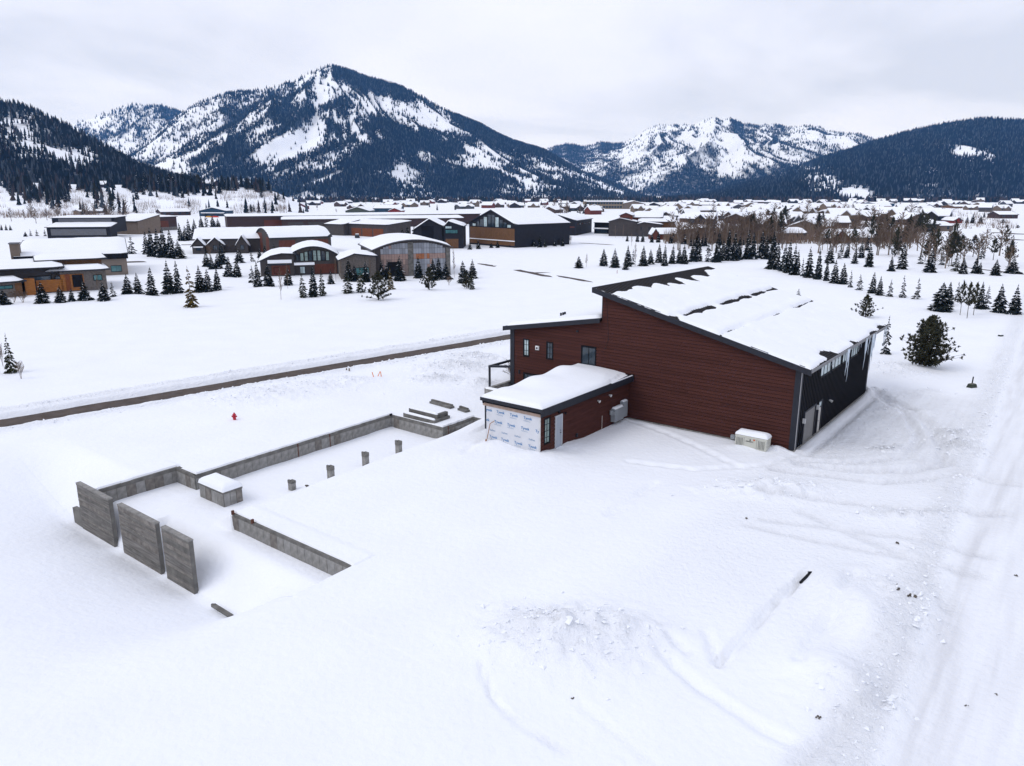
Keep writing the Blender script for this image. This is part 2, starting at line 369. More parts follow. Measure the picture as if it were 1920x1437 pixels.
def ground_material():
    m = mk('snow_ground', (.84, .86, .90), .72, .02, .25, .55, 2.6, .2, bdist=.11); t = m.node_tree; N = t.nodes; L = t.links
    b = N['Principled BSDF']; src = b.inputs['Base Color'].links[0].from_socket
    at = N.new('ShaderNodeAttribute'); at.attribute_name = 'dirt'
    mx = N.new('ShaderNodeMix'); mx.data_type = 'RGBA'; mx.inputs['B'].default_value = (.56, .56, .58, 1)
    tcn = N.new('ShaderNodeTexCoord'); n = N.new('ShaderNodeTexNoise'); n.inputs['Scale'].default_value = 1.7; n.inputs['Detail'].default_value = 8
    mp = N.new('ShaderNodeMapping'); mp.inputs['Rotation'].default_value = (0, 0, -ANG); L.new(tcn.outputs['Object'], mp.inputs['Vector']); ms = N.new('ShaderNodeVectorMath'); ms.operation = 'MULTIPLY'; ms.inputs[1].default_value = (.10, 1.3, 1); L.new(mp.outputs[0], ms.inputs[0]); L.new(ms.outputs[0], n.inputs['Vector'])
    ar = N.new('ShaderNodeAttribute'); ar.attribute_name = 'rough'; nb = N.new('ShaderNodeTexNoise'); nb.inputs['Scale'].default_value = 3.2; nb.inputs['Detail'].default_value = 7; nb.inputs['Roughness'].default_value = .62; L.new(tcn.outputs['Object'], nb.inputs['Vector'])
    b2 = N.new('ShaderNodeBump'); b2.inputs['Distance'].default_value = .45; mu2 = N.new('ShaderNodeMath'); mu2.operation = 'MULTIPLY'; mu2.inputs[1].default_value = .75; mu2.use_clamp = True; L.new(ar.outputs['Fac'], mu2.inputs[0]); L.new(mu2.outputs[0], b2.inputs['Strength']); L.new(nb.outputs['Fac'], b2.inputs['Height'])
    L.new(b.inputs['Normal'].links[0].from_socket, b2.inputs['Normal']); L.new(b2.outputs[0], b.inputs['Normal'])
    mr = N.new('ShaderNodeMapRange'); mr.inputs['From Min'].default_value = .35; mr.inputs['From Max'].default_value = .65; mr.inputs['To Min'].default_value = .35; mr.inputs['To Max'].default_value = 1.2
    L.new(n.outputs['Fac'], mr.inputs['Value'])
    mu = N.new('ShaderNodeMath'); mu.operation = 'MULTIPLY'; mu.use_clamp = True
    L.new(at.outputs['Fac'], mu.inputs[0]); L.new(mr.outputs[0], mu.inputs[1])
    L.new(src, mx.inputs['A']); L.new(mu.outputs[0], mx.inputs['Factor']); L.new(mx.outputs['Result'], b.inputs['Base Color'])
    return m
GROUND = ground_material()
gm = np_mesh('ground', np.stack([gX.ravel(), gY.ravel(), gZ.ravel()], 1), GF, GROUND, smooth=True)
at = gm.attributes.new('rough', 'FLOAT', 'POINT'); at.data.foreach_set('value', gR.ravel().astype(np.float32))
at = gm.attributes.new('dirt', 'FLOAT', 'POINT'); at.data.foreach_set('value', gD.ravel().astype(np.float32))
tag(link('ground', gm), kind='structure')
def gh(X, Y):
    return float(ground_z(np.array([X]), np.array([Y]))[0][0])

# left road: asphalt between ploughed banks, with its painted centre line
def strip(name, pts, w, mat, z=None, rag=.0, seed=0, n=None):
    V = []; F = []; acc = 0
    P = []
    for (x0, y0), (x1, y1) in zip(pts[:-1], pts[1:]):
        L = math.hypot(x1 - x0, y1 - y0); k = max(2, int(L / .8)) if n is None else n
        for i in range(k): P.append((x0 + (x1 - x0) * i / k, y0 + (y1 - y0) * i / k, (x1 - x0) / L, (y1 - y0) / L))
    x0, y0, dx, dy = *pts[-1], P[-1][2], P[-1][3]; P.append((x0, y0, dx, dy))
    for i, (x, y, dx, dy) in enumerate(P):
        tap = min(1, i / 3, (len(P) - 1 - i) / 3) if rag else 1
        for sd in (-1, 1):
            ww = w / 2 * (1 + rag * 2 * float(fbm(np.array([i / 3.]), np.array([sd * 9. + seed]), 3)[0])) * max(tap, .05)
            X, Y = x - dy * ww * sd, y + dx * ww * sd
            V.append((X, Y, z if z is not None else gh(X, Y) + .03))
    F = [(2 * i, 2 * i + 2, 2 * i + 3, 2 * i + 1) for i in range(len(P) - 1)]
    me = np_mesh(name, V, F, mat); return link(name, me)
def rpt(s, t=0.0):
    a = RD0[0] + _rd[0] * s - _rd[1] * t; b = RD0[1] + _rd[1] * s + _rd[0] * t; return lot(a, b)[:2]
tag(strip('road', [rpt(-45), rpt(95)], 4.6, ASPHALT, -.34), kind='structure')
tag(strip('road_centre_line', [rpt(-45, -.85), rpt(95, -.85)], .13, YEL, -.335), kind='structure')
for i, (pts, w) in enumerate([(P_((894, 494), (940, 502), (975, 508), (1010, 515), (1036, 520)), 2.0), (P_((985, 512), (1033, 511.5)), 1.5), (P_((1043, 517), (1075, 523), (1112, 530)), 1.5),
        (P_((1083, 456), (1120, 458), (1152, 460)), 2.2), (P_((1862, 436), (1925, 440)), 7.0), (P_((1848, 446), (1925, 451)), 5.0), (P_((1770, 497), (1925, 516)), 1.6), (P_((375, 547), (398, 541), (440, 542)), 2.4), (P_((235, 491), (275, 492)), 5), (P_((340, 459), (362, 460)), 4)]):
    tag(strip('cleared_asphalt', pts, w, ASPHALT, None, .45, i * 5), kind='structure')

# ------------------------------------------------------------------ generic pieces
def clip_poly(poly, c):
    """Sutherland-Hodgman: clip polygon by convex polygon c (counter-clockwise)"""
    for i in range(len(c)):
        (x0, y0), (x1, y1) = c[i], c[(i + 1) % len(c)]; out = []
        ins = lambda p: (x1 - x0) * (p[1] - y0) - (y1 - y0) * (p[0] - x0) >= -1e-9
        for j in range(len(poly)):
            p, q = poly[j], poly[(j + 1) % len(poly)]
            if ins(p): out.append(p)
            if ins(p) != ins(q):
                d1 = (x1 - x0) * (p[1] - y0) - (y1 - y0) * (p[0] - x0); d2 = (x1 - x0) * (q[1] - y0) - (y1 - y0) * (q[0] - x0)
                t = d1 / (d1 - d2); out.append((p[0] + t * (q[0] - p[0]), p[1] + t * (q[1] - p[1])))
        poly = out
        if len(poly) < 3: return []
    return poly
def lap_board(poly, z0, z1, P, mat, parent, name='siding_board'):
    """one lap-siding board: outline poly in (u,z); P(u,z,off) -> point, off = distance proud of the wall"""
    n = len(poly); off = lambda z: .012 + .055 * (z1 - z) / (z1 - z0)
    V = [P(u, z, off(z)) for u, z in poly] + [P(u, z, -.01) for u, z in poly]
    mb = MB(); mb.add(V, [tuple(range(n))] + [(k, (k + 1) % n, n + (k + 1) % n, n + k) for k in range(n)])
    return mb.build(name, mat, parent)
def window(parent, P, u0, u1, z0, z1, nu=2, nz=3, pane_mat=None, fw=.09, name='window', frame_mat=None):
    """framed window on a wall; P(u,z,off)"""
    mb = MB()
    def rect(a0, a1, b0, b1, o0, o1):
        mb.add([P(a0, b0, o0), P(a1, b0, o0), P(a1, b1, o0), P(a0, b1, o0), P(a0, b0, o1), P(a1, b0, o1), P(a1, b1, o1), P(a0, b1, o1)],
               [(0, 1, 2, 3), (7, 6, 5, 4), (0, 4, 5, 1), (1, 5, 6, 2), (2, 6, 7, 3), (3, 7, 4, 0)])
    rect(u0, u1, z0, z0 + fw, -.02, .075); rect(u0, u1, z1 - fw, z1, -.02, .075)
    rect(u0, u0 + fw, z0 + fw, z1 - fw, -.02, .07); rect(u1 - fw, u1, z0 + fw, z1 - fw, -.02, .07)
    for i in range(1, nu): u = u0 + (u1 - u0) * i / nu; rect(u - .018, u + .018, z0 + fw, z1 - fw, .0, .045)
    for i in range(1, nz): z = z0 + (z1 - z0) * i / nz; rect(u0 + fw, u1 - fw, z - .016, z + .016, .0, .04)
    o = mb.build(name, frame_mat or BLACK, parent)
    g = MB(); g.add([P(u0 + .02, z0 + .02, .02), P(u1 - .02, z0 + .02, .02), P(u1 - .02, z1 - .02, .02), P(u0 + .02, z1 - .02, .02)], [(0, 1, 2, 3)])
    g.build('pane', pane_mat or GLASS, o)
    return o
def box_part(name, parent, x0, x1, y0, y1, z0, z1, mat):
    return MB().box(x0, x1, y0, y1, z0, z1).build(name, mat, parent)
def snow_sheet(name, parent, fz, x0, x1, y0, y1, thick, nx, ny, mat=None, seed=0, soft=.35, tfun=None, base=-.03):
    """snow lying on a surface z=fz(x,y): a rounded, closed blanket"""
    xs = np.linspace(x0, x1, nx); ys = np.linspace(y0, y1, ny); X, Y = np.meshgrid(xs, ys, indexing='ij')
    d = np.minimum(np.minimum(X - x0, x1 - X), np.minimum(Y - y0, y1 - Y))
    T = thick * np.sqrt(np.clip(d / soft, 0, 1)) * (1 + .5 * fbm(X / 1.7 + seed, Y / 1.7, seed, 3))
    if tfun is not None: T = tfun(X, Y, T, d)
    Z = fz(X, Y) + np.where(d <= 1e-6, base, T)
    V = np.stack([X.ravel(), Y.ravel(), Z.ravel()], 1); ii = np.arange(nx * ny).reshape(nx, ny)
    F = np.stack([ii[:-1, :-1], ii[1:, :-1], ii[1:, 1:], ii[:-1, 1:]], -1).reshape(-1, 4)
    o = link(name, np_mesh(name, V, F, mat or SNOW, smooth=True), parent); return o

# ------------------------------------------------------------------ the red-brown hangar house
H = empty('hangar_house', (O0[0], O0[1], 0), ANG)
tag(H, 'large red-brown lap-sided hangar house with a snowy single-pitch roof and a black side wall', 'building')
SL, SL2 = .246, -.172
rz_main = lambda b: 6.30 + SL * b           # roof top, main part
rz_low = lambda b: 8.02 + SL2 * (b - 16.3)  # roof top, lower part
prof = [(.0, -.8), (.0, 6.0), (16.3, 6.0 + SL * 16.3), (16.3, 7.75), (25.8, 7.75 + SL2 * 9.5), (25.8, -.8)]
MB().prism(prof, 'x', .03, 20.5).build('wall', SHEATH, H)
PG = lambda u, z, off: (.03 - off, u, z)     # gable wall: u = b
wins = [(23.72, 24.40, 3.88, 5.22, 2, 3, GLASS_W), (21.12, 21.86, 3.92, 5.26, 2, 3, GLASS), (16.75, 18.25, 3.90, 5.34, 2, 1, GLASS), (22.4, 24.38, .6, 2.12, 4, 1, GLASS)]
ch = .262; z = -.5; k = 0
poly_main = [(.36, -1), (16.28, -1), (16.28, 5.93 + SL * 16.28), (.36, 5.93 + SL * .36)]
poly_low = [(16.28, -1), (25.42, -1), (25.42, 7.70 + SL2 * 9.12), (16.28, 7.70)]
while z < 10.1:
    z1 = z + ch
    for poly in (poly_main, poly_low):
        segs = [(poly[0][0], poly[1][0])]
        for (w0, w1, wz0, wz1, *_r) in wins:
            if min(z1, wz1) - max(z, wz0) > .05:
                ns = []
                for (s0, s1) in segs:
                    if w1 <= s0 or w0 >= s1: ns.append((s0, s1)); continue
                    if w0 > s0: ns.append((s0, w0 + .03))
                    if w1 < s1: ns.append((w1 - .03, s1))
                segs = ns
        for (s0, s1) in segs:
            if poly is poly_main and z1 < 10:          # staggered butt joints
                j = s0 + (s1 - s0) * (.3 + .4 * random.random())
                parts = [(s0, j - .003), (j + .003, s1)] if s1 - s0 > 6 else [(s0, s1)]
            else: parts = [(s0, s1)]
            for (q0, q1) in parts:
                pl_ = clip_poly([(q0, z), (q1, z), (q1, z1 - .038), (q0, z1 - .038)], poly)
                if len(pl_) >= 3 and max(p[1] for p in pl_) - min(p[1] for p in pl_) > .01: lap_board(pl_, z, z1, PG, random.choice((RED, RED, RED2, RED3)), H)
    z = z1; k += 1
for (u0, u1, z0, z1, nu, nz, g) in wins: window(H, PG, u0, u1, z0 - .13, z1 + .13, nu, nz, g, .11)
# corner trims
box_part('corner_trim', H, -.05, .42, -.05, .36, -.8, 6.05, CHAR); box_part('corner_trim', H, -.06, .40, 25.4, 25.86, -.8, 6.1, CHAR)
box_part('corner_trim', H, 20.2, 20.56, -.05, .3, -.8, 6.05, CHAR)
box_part('corner_flashing', H, -.03, .06, -.085, -.055, -.5, 6.0, mk('light_flashing', (.35, .35, .36), .5))
box_part('wall_flashing', H, -.02, .02, 16.24, 16.32, 7.95, 10.0, CHAR)
# black ribbed side wall
x = .44; i = 0
rib = MB().box(0, .385, -.022, 0, 0, 1).box(.0, .07, -.07, -.0225, 0, 1).mesh('metal_panel', BLACK)
while x < 20.15:
    segs = [(-.6, 6.0)]
    for (w0, w1, a0, a1) in ((4.72, 15.75, 4.45, 5.4), (1.6, 4.42, -.6, 2.5), (5.1, 6.06, -.6, 2.52)):
        if x + .385 > w0 + .2 and x < w1 - .2:
            ns = []
            for s0, s1 in segs:
                if a0 > s0: ns.append((s0, min(s1, a0)))
                if a1 < s1: ns.append((max(s0, a1), s1))
            segs = ns
    for s0, s1 in segs:
        if s1 - s0 > .05: o = link('metal_panel', rib, H, (x, .02, s0)); o.scale = (1, 1, s1 - s0)
    x += .39; i += 1
PS = lambda u, z, off: (u, -.0 - off, z)     # side wall: u = a
for (u0, u1) in ((4.75, 7.55), (7.75, 10.5), (10.75, 13.2), (13.4, 15.7)): window(H, PS, u0, u1, 4.42, 5.42, 3, 1, GLASS_W, .1)
# service doors on the side wall
d = box_part('overhead_door', H, 1.75, 4.3, -.03, .01, -.2, 2.42, mk('grey_door', (.16, .155, .15), .45, .1, 1)); 
fr = MB().box(1.6, 1.75, -.09, .0, -.3, 2.55).box(4.3, 4.45, -.09, 0, -.3, 2.55).box(1.75, 4.3, -.088, 0, 2.42, 2.56).build('door_frame', CHAR, d)
d = box_part('door', H, 5.2, 5.97, -.04, .01, -.1, 2.0, mk('pale_door', (.45, .43, .40), .5)); 
box_part('door_light', d, 5.25, 5.92, -.045, -.0405, 2.06, 2.42, GLASS_W); MB().box(5.08, 5.2, -.08, 0, -.3, 2.54).box(5.97, 6.09, -.08, 0, -.3, 2.54).box(5.2, 5.97, -.078, 0, 2.44, 2.54).box(5.2, 5.97, -.078, 0, 2.0, 2.05).build('door_frame', CHAR, d)
MB().bar((5.3, -.10, .95), (5.42, -.10, .95), .03).bar((5.3, -.04, .95), (5.3, -.10, .95), .025).build('door_handle', CHAR, d)
for (u, zz) in ((1.42, 1.7), (4.68, 2.0)): box_part('wall_lamp', H, u, u + .12, -.22, 0, zz, zz + .35, mk('lamp_white', (.6, .6, .6), .4))
lp = box_part('wall_lamp', H, 7.72, 7.9, -.08, 0, 2.0, 2.1, CHAR); MB().tube((7.81, -.12, 2.08), (7.81, -.36, 1.98), .07, .11, 10).build('lamp_head', mk('lamp_white2', (.5, .5, .5), .4), lp)
# concrete footing along the dark wall
box_part('footing', H, -.15, 20.7, -.16, .0, -.9, .02, CONC); box_part('footing', H, -.13, .0, .0, 25.9, -.9, -.02, CONC)
# vents on the gable
v = box_part('wall_vent', H, -.13, 0, 22.62, 22.98, 4.5, 4.86, mk('white_plastic', (.75, .75, .75), .4)); MB().tube((-.131, 22.8, 4.68), (-.2, 22.8, 4.68), .09, .075, 10).build('vent_pipe', CHAR, v)
box_part('wall_lamp', H, -.14, 0, 18.55, 18.73, 6.58, 6.72, CHAR); box_part('wall_lamp', H, -.12, 0, 24.75, 24.87, 2.05, 2.4, CHAR)
MB().bar((-.045, 15.9, 9.7), (-.045, 15.6, 6.3), .016).bar((-.045, 15.6, 6.3), (-.045, 15.9, 5.4), .014).build('hanging_cable', CHAR, H)
# roof slabs
A0r, A1r = -.45, 22.5
main_top = [(-.78, rz_main(-.78)), (17.0, rz_main(17.0))]
def slab(top, th): return [(u, z - th) for u, z in top] + [(u, z) for u, z in reversed(top)]
rf = MB().prism(slab(main_top, .14), 'x', A0r + .03, A1r - .03).build('roof', ROOFM, H)
for a_ in (A0r - .02, A1r - .028): MB().prism(slab([(-.82, rz_main(-.82) + .03), (17.03, rz_main(17.03) + .03)], .42), 'x', a_, a_ + .048).build('rake_fascia', CHAR, rf)
MB().prism([(-.86, rz_main(-.86) - .17), (-.79, rz_main(-.79) - .15), (-.79, rz_main(-.79) + .02), (-.86, rz_main(-.86) + .02)], 'x', A0r - .02, A1r + .02).build('eave_fascia', mk('grey_gutter', (.13, .13, .14), .45, spec=.5), rf)
MB().box(A0r - .02, A1r + .02, 17.0, 17.06, rz_main(17) - .40, rz_main(17) + .04).build('ridge_fascia', CHAR, rf)
mb = MB(); x = A0r + .25
while x < A1r: mb.prism([(-.76, rz_main(-.76) - .01), (16.98, rz_main(16.98) - .01), (16.98, rz_main(16.98) + .035), (-.76, rz_main(-.76) + .035)], 'x', x, x + .035); x += .46
mb.build('standing_seams', ROOFM, rf)
rl_ = MB().prism(slab([(16.33, rz_low(16.33)), (26.3, rz_low(26.3))], .22), 'x', A0r + .03, 19.0).build('lower_roof', ROOFM, H)
MB().prism(slab([(16.25, rz_low(16.25) + .03), (26.4, rz_low(26.4) + .03)], .40), 'x', A0r - .02, A0r + .028).box(A0r - .02, 19.0, 26.3, 26.4, rz_low(26.35) - .38, rz_low(26.35) + .0).build('rake_fascia', CHAR, rl_)
snow_sheet('roof_snow', H, lambda X, Y: rz_low(Y), A0r + .12, 18.9, 16.4, 26.2, .30, 70, 40, seed=4)
for (a_, b_) in ((2.4, 22.0), (2.75, 22.0), (3.2, 22.1)): MB().tube((a_, b_, rz_low(b_)), (a_, b_, rz_low(b_) + .55), .09, .09, 8).build('roof_vent', CHAR, H)
def roof_t(X, Y, T, d):
    edge = 15.2 + 1.7 * fbm(X / 2.4, X * 0 + 1, 90, 3) + 1.9 * (vnoise(X / .95, X * 0 + 3, 91) - .5) * sst(X, 3, 6)
    edge = edge + .8 * np.exp(-((X - .5) / 1.6) ** 2)
    t = .17 * np.sqrt(np.clip((edge - Y) / .3, -1, 1).clip(0, 1)) - .05 * (Y > edge)
    t = t * np.sqrt(np.clip((Y + .82) / .3, 0, 1)) * np.sqrt(np.clip((X - A0r - .12 - .9 * np.clip(fbm(Y / .9, Y * 0, 92) + .12, 0, 1)) / .35, 0, 1)) * np.sqrt(np.clip((A1r - .1 - X) / .3, 0, 1))
    t = t * (1 + .5 * fbm(X / 2.2, Y / 2.2, 93) - .35 * sst(fbm(X / .8, Y / .8, 97), .16, .3)) + .02 * fbm(X / .5, Y / .5, 94)
    for (c, w, m0, m1, s) in ((9.75, .30, .8, 2.4, 95), (6.0, .12, .30, 1.6, 96)):
        c2 = c + .22 * fbm(X / 1.6, X * 0, s, 3); g = np.exp(-((Y - c2) / (w * (.6 + vnoise(X / 1.3, X * 0, s + 5)))) ** 2)
        t = t - .50 * g * np.clip(m0 + m1 * fbm(X / 2.0, X * 0, s + 9), 0, 1.1); t = t + .07 * np.exp(-((Y - c2 - .55) / .4) ** 2)
    for (ca, cb, ra, rb) in ((5.3, -.55, 1.1, .75), (11.6, -.6, .5, .35), (17.6, -.7, .9, .25), (2.6, -.85, 1.5, .18), (20.9, -.6, .9, .3)):
        t = t - .45 * np.exp(-(((X - ca) / ra) ** 2 + ((Y - cb) / rb) ** 2) * 1.2) * (.8 + 1.2 * vnoise(X / .35, Y / .35, 99))
    t = t - .10 * np.clip(fbm(X / .4, Y / .4, 100, 2) - .1, 0, 1) * (Y < .2)
    return np.maximum(t, -.05)
snow_sheet('roof_snow', H, lambda X, Y: rz_main(Y) + .0, A0r + .0, A1r, -.78, 16.9, .3, 170, 150, tfun=roof_t, base=-.05)
# icicles along the low eave
ICE = mk('ice', (.62, .70, .78), .15, .1, 3, spec=.6)
for (a_, L_, r_) in ((4.6, .5, .03), (6.3, .35, .025), (8.75, 2.0, .10), (8.95, 1.3, .08), (9.1, 1.0, .16), (9.3, 2.6, .07), (14.6, 2.6, .07), (14.75, 1.6, .12), (15.2, 1.0, .05), (15.8, 1.5, .06), (16.9, 3.3, .09), (17.1, 1.9, .16), (17.4, 2.4, .12), (18.0, 1.4, .06), (21.4, 1.6, .05), (21.9, 1.9, .05), (22.2, 1.1, .04), (12.2, .6, .03), (13.1, .4, .03)):
    b_ = -.84; z_ = rz_main(b_) - .14; mb = MB(); n = 5; pr_ = (a_, b_, z_ + .15)
    for q in range(n):
        t0, t1 = q / n, (q + 1) / n; nx_ = (a_ + .03 * random.uniform(-1, 1), b_ + .03 * random.uniform(-1, 1), z_ - L_ * t1)
        mb.tube(pr_, nx_, .62 * r_ * (1 - t0) ** .7 + .006, .62 * r_ * (1 - t1) ** .7 + .006, 6, cap=False); pr_ = nx_
    mb.build('icicle', ICE, H, smooth=True)
# porch awning on the far left corner
pc = MB().box(.0, .16, 28.35, 28.5, -.5, 2.1).build('porch_post', CHAR, H)
MB().prism([(25.87, 2.42), (25.87, 2.62), (28.5, 2.29), (28.5, 2.09)], 'x', -.02, .2).prism([(28.3, 2.1), (28.5, 2.09), (28.5, 2.29), (28.3, 2.31)], 'x', .21, 5).build('porch_beam', CHAR, pc)

# ------------------------------------------------------------------ wing
Wg = H
WA, WB0, WB1, WZ = -12.5, 13.55, 18.4, 3.1
MB().box(WA + .03, -.0, WB0 + .03, WB1, -.8, WZ).build('wing_wall', SHEATH, H)
PW = lambda u, z, off: (u, WB0 + .03 - off, z)
wwin = [(-12.0, -11.28, .95, 2.62), (-10.62, -9.82, -.6, 2.58)]
z = -.5
while z < WZ - .02:
    z1 = min(z + ch, WZ); segs = [(WA + .05, -.02)]
    for (w0, w1, wz0, wz1) in wwin:
        if min(z1, wz1) - max(z, wz0) > .05:
            ns = []
            for s0, s1 in segs:
                if w1 <= s0 or w0 >= s1: ns.append((s0, s1)); continue
                if w0 > s0: ns.append((s0, w0 + .03))
                if w1 < s1: ns.append((w1 - .03, s1))
            segs = ns
    for s0, s1 in segs: lap_board([(s0, z), (s1, z), (s1, z1 - .038), (s0, z1 - .038)], z, z1, PW, random.choice((RED, RED, RED2, RED3)), H)
    z = z1
window(H, PW, -12.02, -11.26, .82, 2.75, 2, 4, GLASS_G, .1)
d = MB().box(-10.56, -9.88, WB0 - .02, WB0 + .03, -.2, 2.5).build('wing_door', mk('blue_grey_door', (.33, .36, .41), .45, .08, 1), H)
MB().box(-10.68, -10.56, WB0 - .07, WB0 + .02, -.4, 2.62).box(-9.88, -9.76, WB0 - .07, WB0 + .02, -.4, 2.62).box(-10.56, -9.88, WB0 - .068, WB0 + .02, 2.5, 2.62).build('door_frame', mk('pale_frame', (.42, .44, .47), .5), d)
MB().tube((-10.0, WB0 - .02, 1.25), (-10.0, WB0 - .09, 1.25), .03, .03, 8).tube((-10.0, WB0 - .02, 1.42), (-10.0, WB0 - .05, 1.42), .03, .03, 8).build('door_handle', BLACK, d)
lp = box_part('wall_lamp', H, -10.3, -10.14, WB0 - .1, WB0, 2.75, 2.9, BLACK); MB().tube((-10.22, WB0 - .1, 2.83), (-9.75, WB0 - .28, 2.72), .02, .02, 6).tube((-9.75, WB0 - .28, 2.72), (-9.7, WB0 - .28, 2.56), .10, .03, 8).build('lamp_arm', BLACK, lp)
for (u, zz) in ((-4.9, 2.5), (-3.2, 2.6)): MB().tube((u, WB0, zz), (u, WB0 - .22, zz - .06), .05, .12, 8).build('wall_lamp', mk('lamp_white3', (.6, .6, .6), .4), H)
# wrapped end wall
TYV = mk('house_wrap', (.62, .63, .66), .6, .05, 1.2, .25, 2.5)
MB().box(WA, WA + .028, WB0 + .0, WB1 + .0, -.8, WZ).build('house_wrap', TYV, H)
wrap = H.children[-1]
box_part('corner_batten', H, WA - .02, WA + .04, WB0 - .04, WB0 + .06, -.6, WZ, mk('white_corner', (.6, .6, .6), .6)); box_part('corner_batten', H, WA - .03, WA + .05, WB1 - .02, WB1 + .1, 1.2, WZ, CHAR)
OSB = mk('raw_wood', (.40, .29, .23), .8, .2, 3, .2, 14)
box_part('wood_header', H, WA - .06, WA, WB0 - .05, WB1 + .25, WZ - .12, WZ + .16, OSB)
MB().box(WA - .10, WA - .062, WB1 + .12, WB1 + .26, WZ + .05, WZ + .18).build('header_clip', BLACK, H)
BLUE = mk('blue_print', (.045, .19, .42), .6); BLUE2 = mk('pale_blue_print', (.18, .30, .46), .6)
def text_mesh(txt, size):
    c = bpy.data.curves.new('txt', 'FONT'); c.body = txt; c.size = size; c.align_x = 'LEFT'; c.resolution_u = 2
    o = bpy.data.objects.new('txt', c); COL.objects.link(o)
    dg = bpy.context.evaluated_depsgraph_get(); me = bpy.data.meshes.new_from_object(o.evaluated_get(dg))
    bpy.data.objects.remove(o); return me
def bold(me, dx):                                        # thicken strokes by a second shifted copy
    import bmesh
    bm = bmesh.new(); bm.from_mesh(me); g = bmesh.ops.duplicate(bm, geom=bm.verts[:] + bm.edges[:] + bm.faces[:])
    for v_ in g['geom']:
        if isinstance(v_, bmesh.types.BMVert): v_.co.x += dx; v_.co.z += .0015
    bm.to_mesh(me); bm.free(); return me
t_big = bold(text_mesh('Tyvek', .30), .018); t_big.materials.append(BLUE)
t_small = text_mesh('HomeWrap', .12); t_small.materials.append(BLUE2)
t_sub = bold(text_mesh('DuPont', .17), .012); t_sub.materials.append(BLUE2)
def put_text(me, b, z, nm):
    w_ = max(v_.co.x for v_ in me.vertices)
    if b - w_ < WB0 + .03 or b > WB1 - .0: return
    o = link(nm, me, wrap, (WA - .006, b, z)); o.rotation_euler = (R(90), 0, R(-90))
for zz, bs, me_, sub in ((2.60, (17.42, 16.2, 14.98), t_big, 1), (1.82, (17.62, 16.44, 15.2), t_big, 1), (1.14, (18.07, 16.95, 15.77, 14.5), t_sub, 0), (.60, (18.1, 17.0, 15.8, 14.55), t_big, 1), (-.02, (17.6, 16.5), t_big, 1)):
    for b in bs:
        put_text(me_, b, zz, 'print_lettering')
        if sub: put_text(t_small, b - .02, zz - .16, 'print_lettering')
for txt, b, zz in (('yvek', 18.38, 2.60), ('ek', 18.38, 1.82), ('Ty', 13.94, 1.82)):       # words cut by the edges
    m_ = bold(text_mesh(txt, .30), .018); m_.materials.append(BLUE); put_text(m_, b, zz, 'print_lettering')
# wing roof
wr = MB().box(WA - .32, -.02, WB0 - .38, WB1 + .2, WZ + .30, WZ + .52).build('wing_roof', ROOFM, H)
MB().box(WA - .34, -.02, WB0 - .44, WB0 - .385, WZ + .16, WZ + .56).box(WA - .34, -.02, WB0 - .36, WB0 - .30, WZ - .02, WZ + .29).box(WA - .38, WA - .325, WB0 - .44, WB1 + .24, WZ + .32, WZ + .56).build('wing_fascia', CHAR, wr)
MB().box(WA - .02, -.02, WB0 - .30, WB0 + .03, WZ, WZ + .06).box(WA - .3, WA + .03, WB0 - .3, WB1 + .1, WZ + .18, WZ + .29).build('wing_soffit', BLACK, wr)
def wing_t(X, Y, T, d):
    h = .34 + .27 * sst(X, -12.5, -2.5) * sst(Y, 13.4, 17.2) + .12 * np.sin((X + .2) * 1.55) * sst(Y, 15.5, 18.0) * sst(X, -12.5, -10) + .10 * fbm(X / 3, Y / 3, 110)
    e = np.clip(1 - (1 - np.clip(d / .32, 0, 1)) ** 2.6, 0, 1) * (.8 + .2 * np.clip(d / 1.2, 0, 1)); side = np.sqrt(np.clip((Y - (WB0 - .42)) / (.5 + 1.2 * sst(X, -4.5, -1)), 0, 1))
    t = h * e * side; back = 1 - .35 * sst(X, -3, 0)
    return t * back - .10 * (Y < WB0 - .30 + .6 * sst(X, -4.5, -1.0) * (.6 + .8 * vnoise(X / .5, X * 0, 111))) * sst(X, -5, -3.5)
snow_sheet('wing_roof_snow', H, lambda X, Y: WZ + .52 + 0 * X, WA - .34, -.03, WB0 - .40, WB1 + .22, .5, 110, 60, tfun=wing_t, base=-.02)
snow_sheet('ledge_snow', H, lambda X, Y: WZ + .16 + 0 * X, WA - .085, WA - .002, WB0 + .05, WB1 + .2, .10, 8, 50, soft=.04, seed=9)
snow_sheet('gutter_snow', H, lambda X, Y: WZ + .56 + 0 * X, -3.6, -.2, WB0 - .45, WB0 - .36, .05, 50, 6, soft=.05, seed=12)
# wall-mounted electrical boxes
GREY = mk('grey_enclosure', (.26, .28, .30), .45, .08, 2, spec=.4)
eb = MB().box(-2.85, -1.5, WB0 - .42, WB0 - .03, .30, 1.38).build('electrical_cabinet', GREY, H); MB().box(-2.55, -1.85, WB0 - .435, WB0 - .42, .45, 1.25).build('cabinet_door', GREY, eb)
MB().tube((-3.05, WB0 - .2, .95), (-3.05, WB0 - .2, 1.3), .15, .15, 12).tube((-3.05, WB0 - .35, 1.1), (-3.05, WB0 - .45, 1.1), .13, .12, 12).build('electric_meter', GREY, eb); MB().tube((-2.2, WB0 - .15, -.4), (-2.2, WB0 - .15, .3), .05, .05, 8).build('conduit', GREY, eb)
e2 = MB().box(-1.42, -.72, WB0 - .34, WB0 - .03, .35, 1.68).build('electrical_cabinet', GREY, H); MB().tube((-1.05, WB0 - .14, -.4), (-1.05, WB0 - .14, .35), .05, .05, 8).build('conduit', GREY, e2)
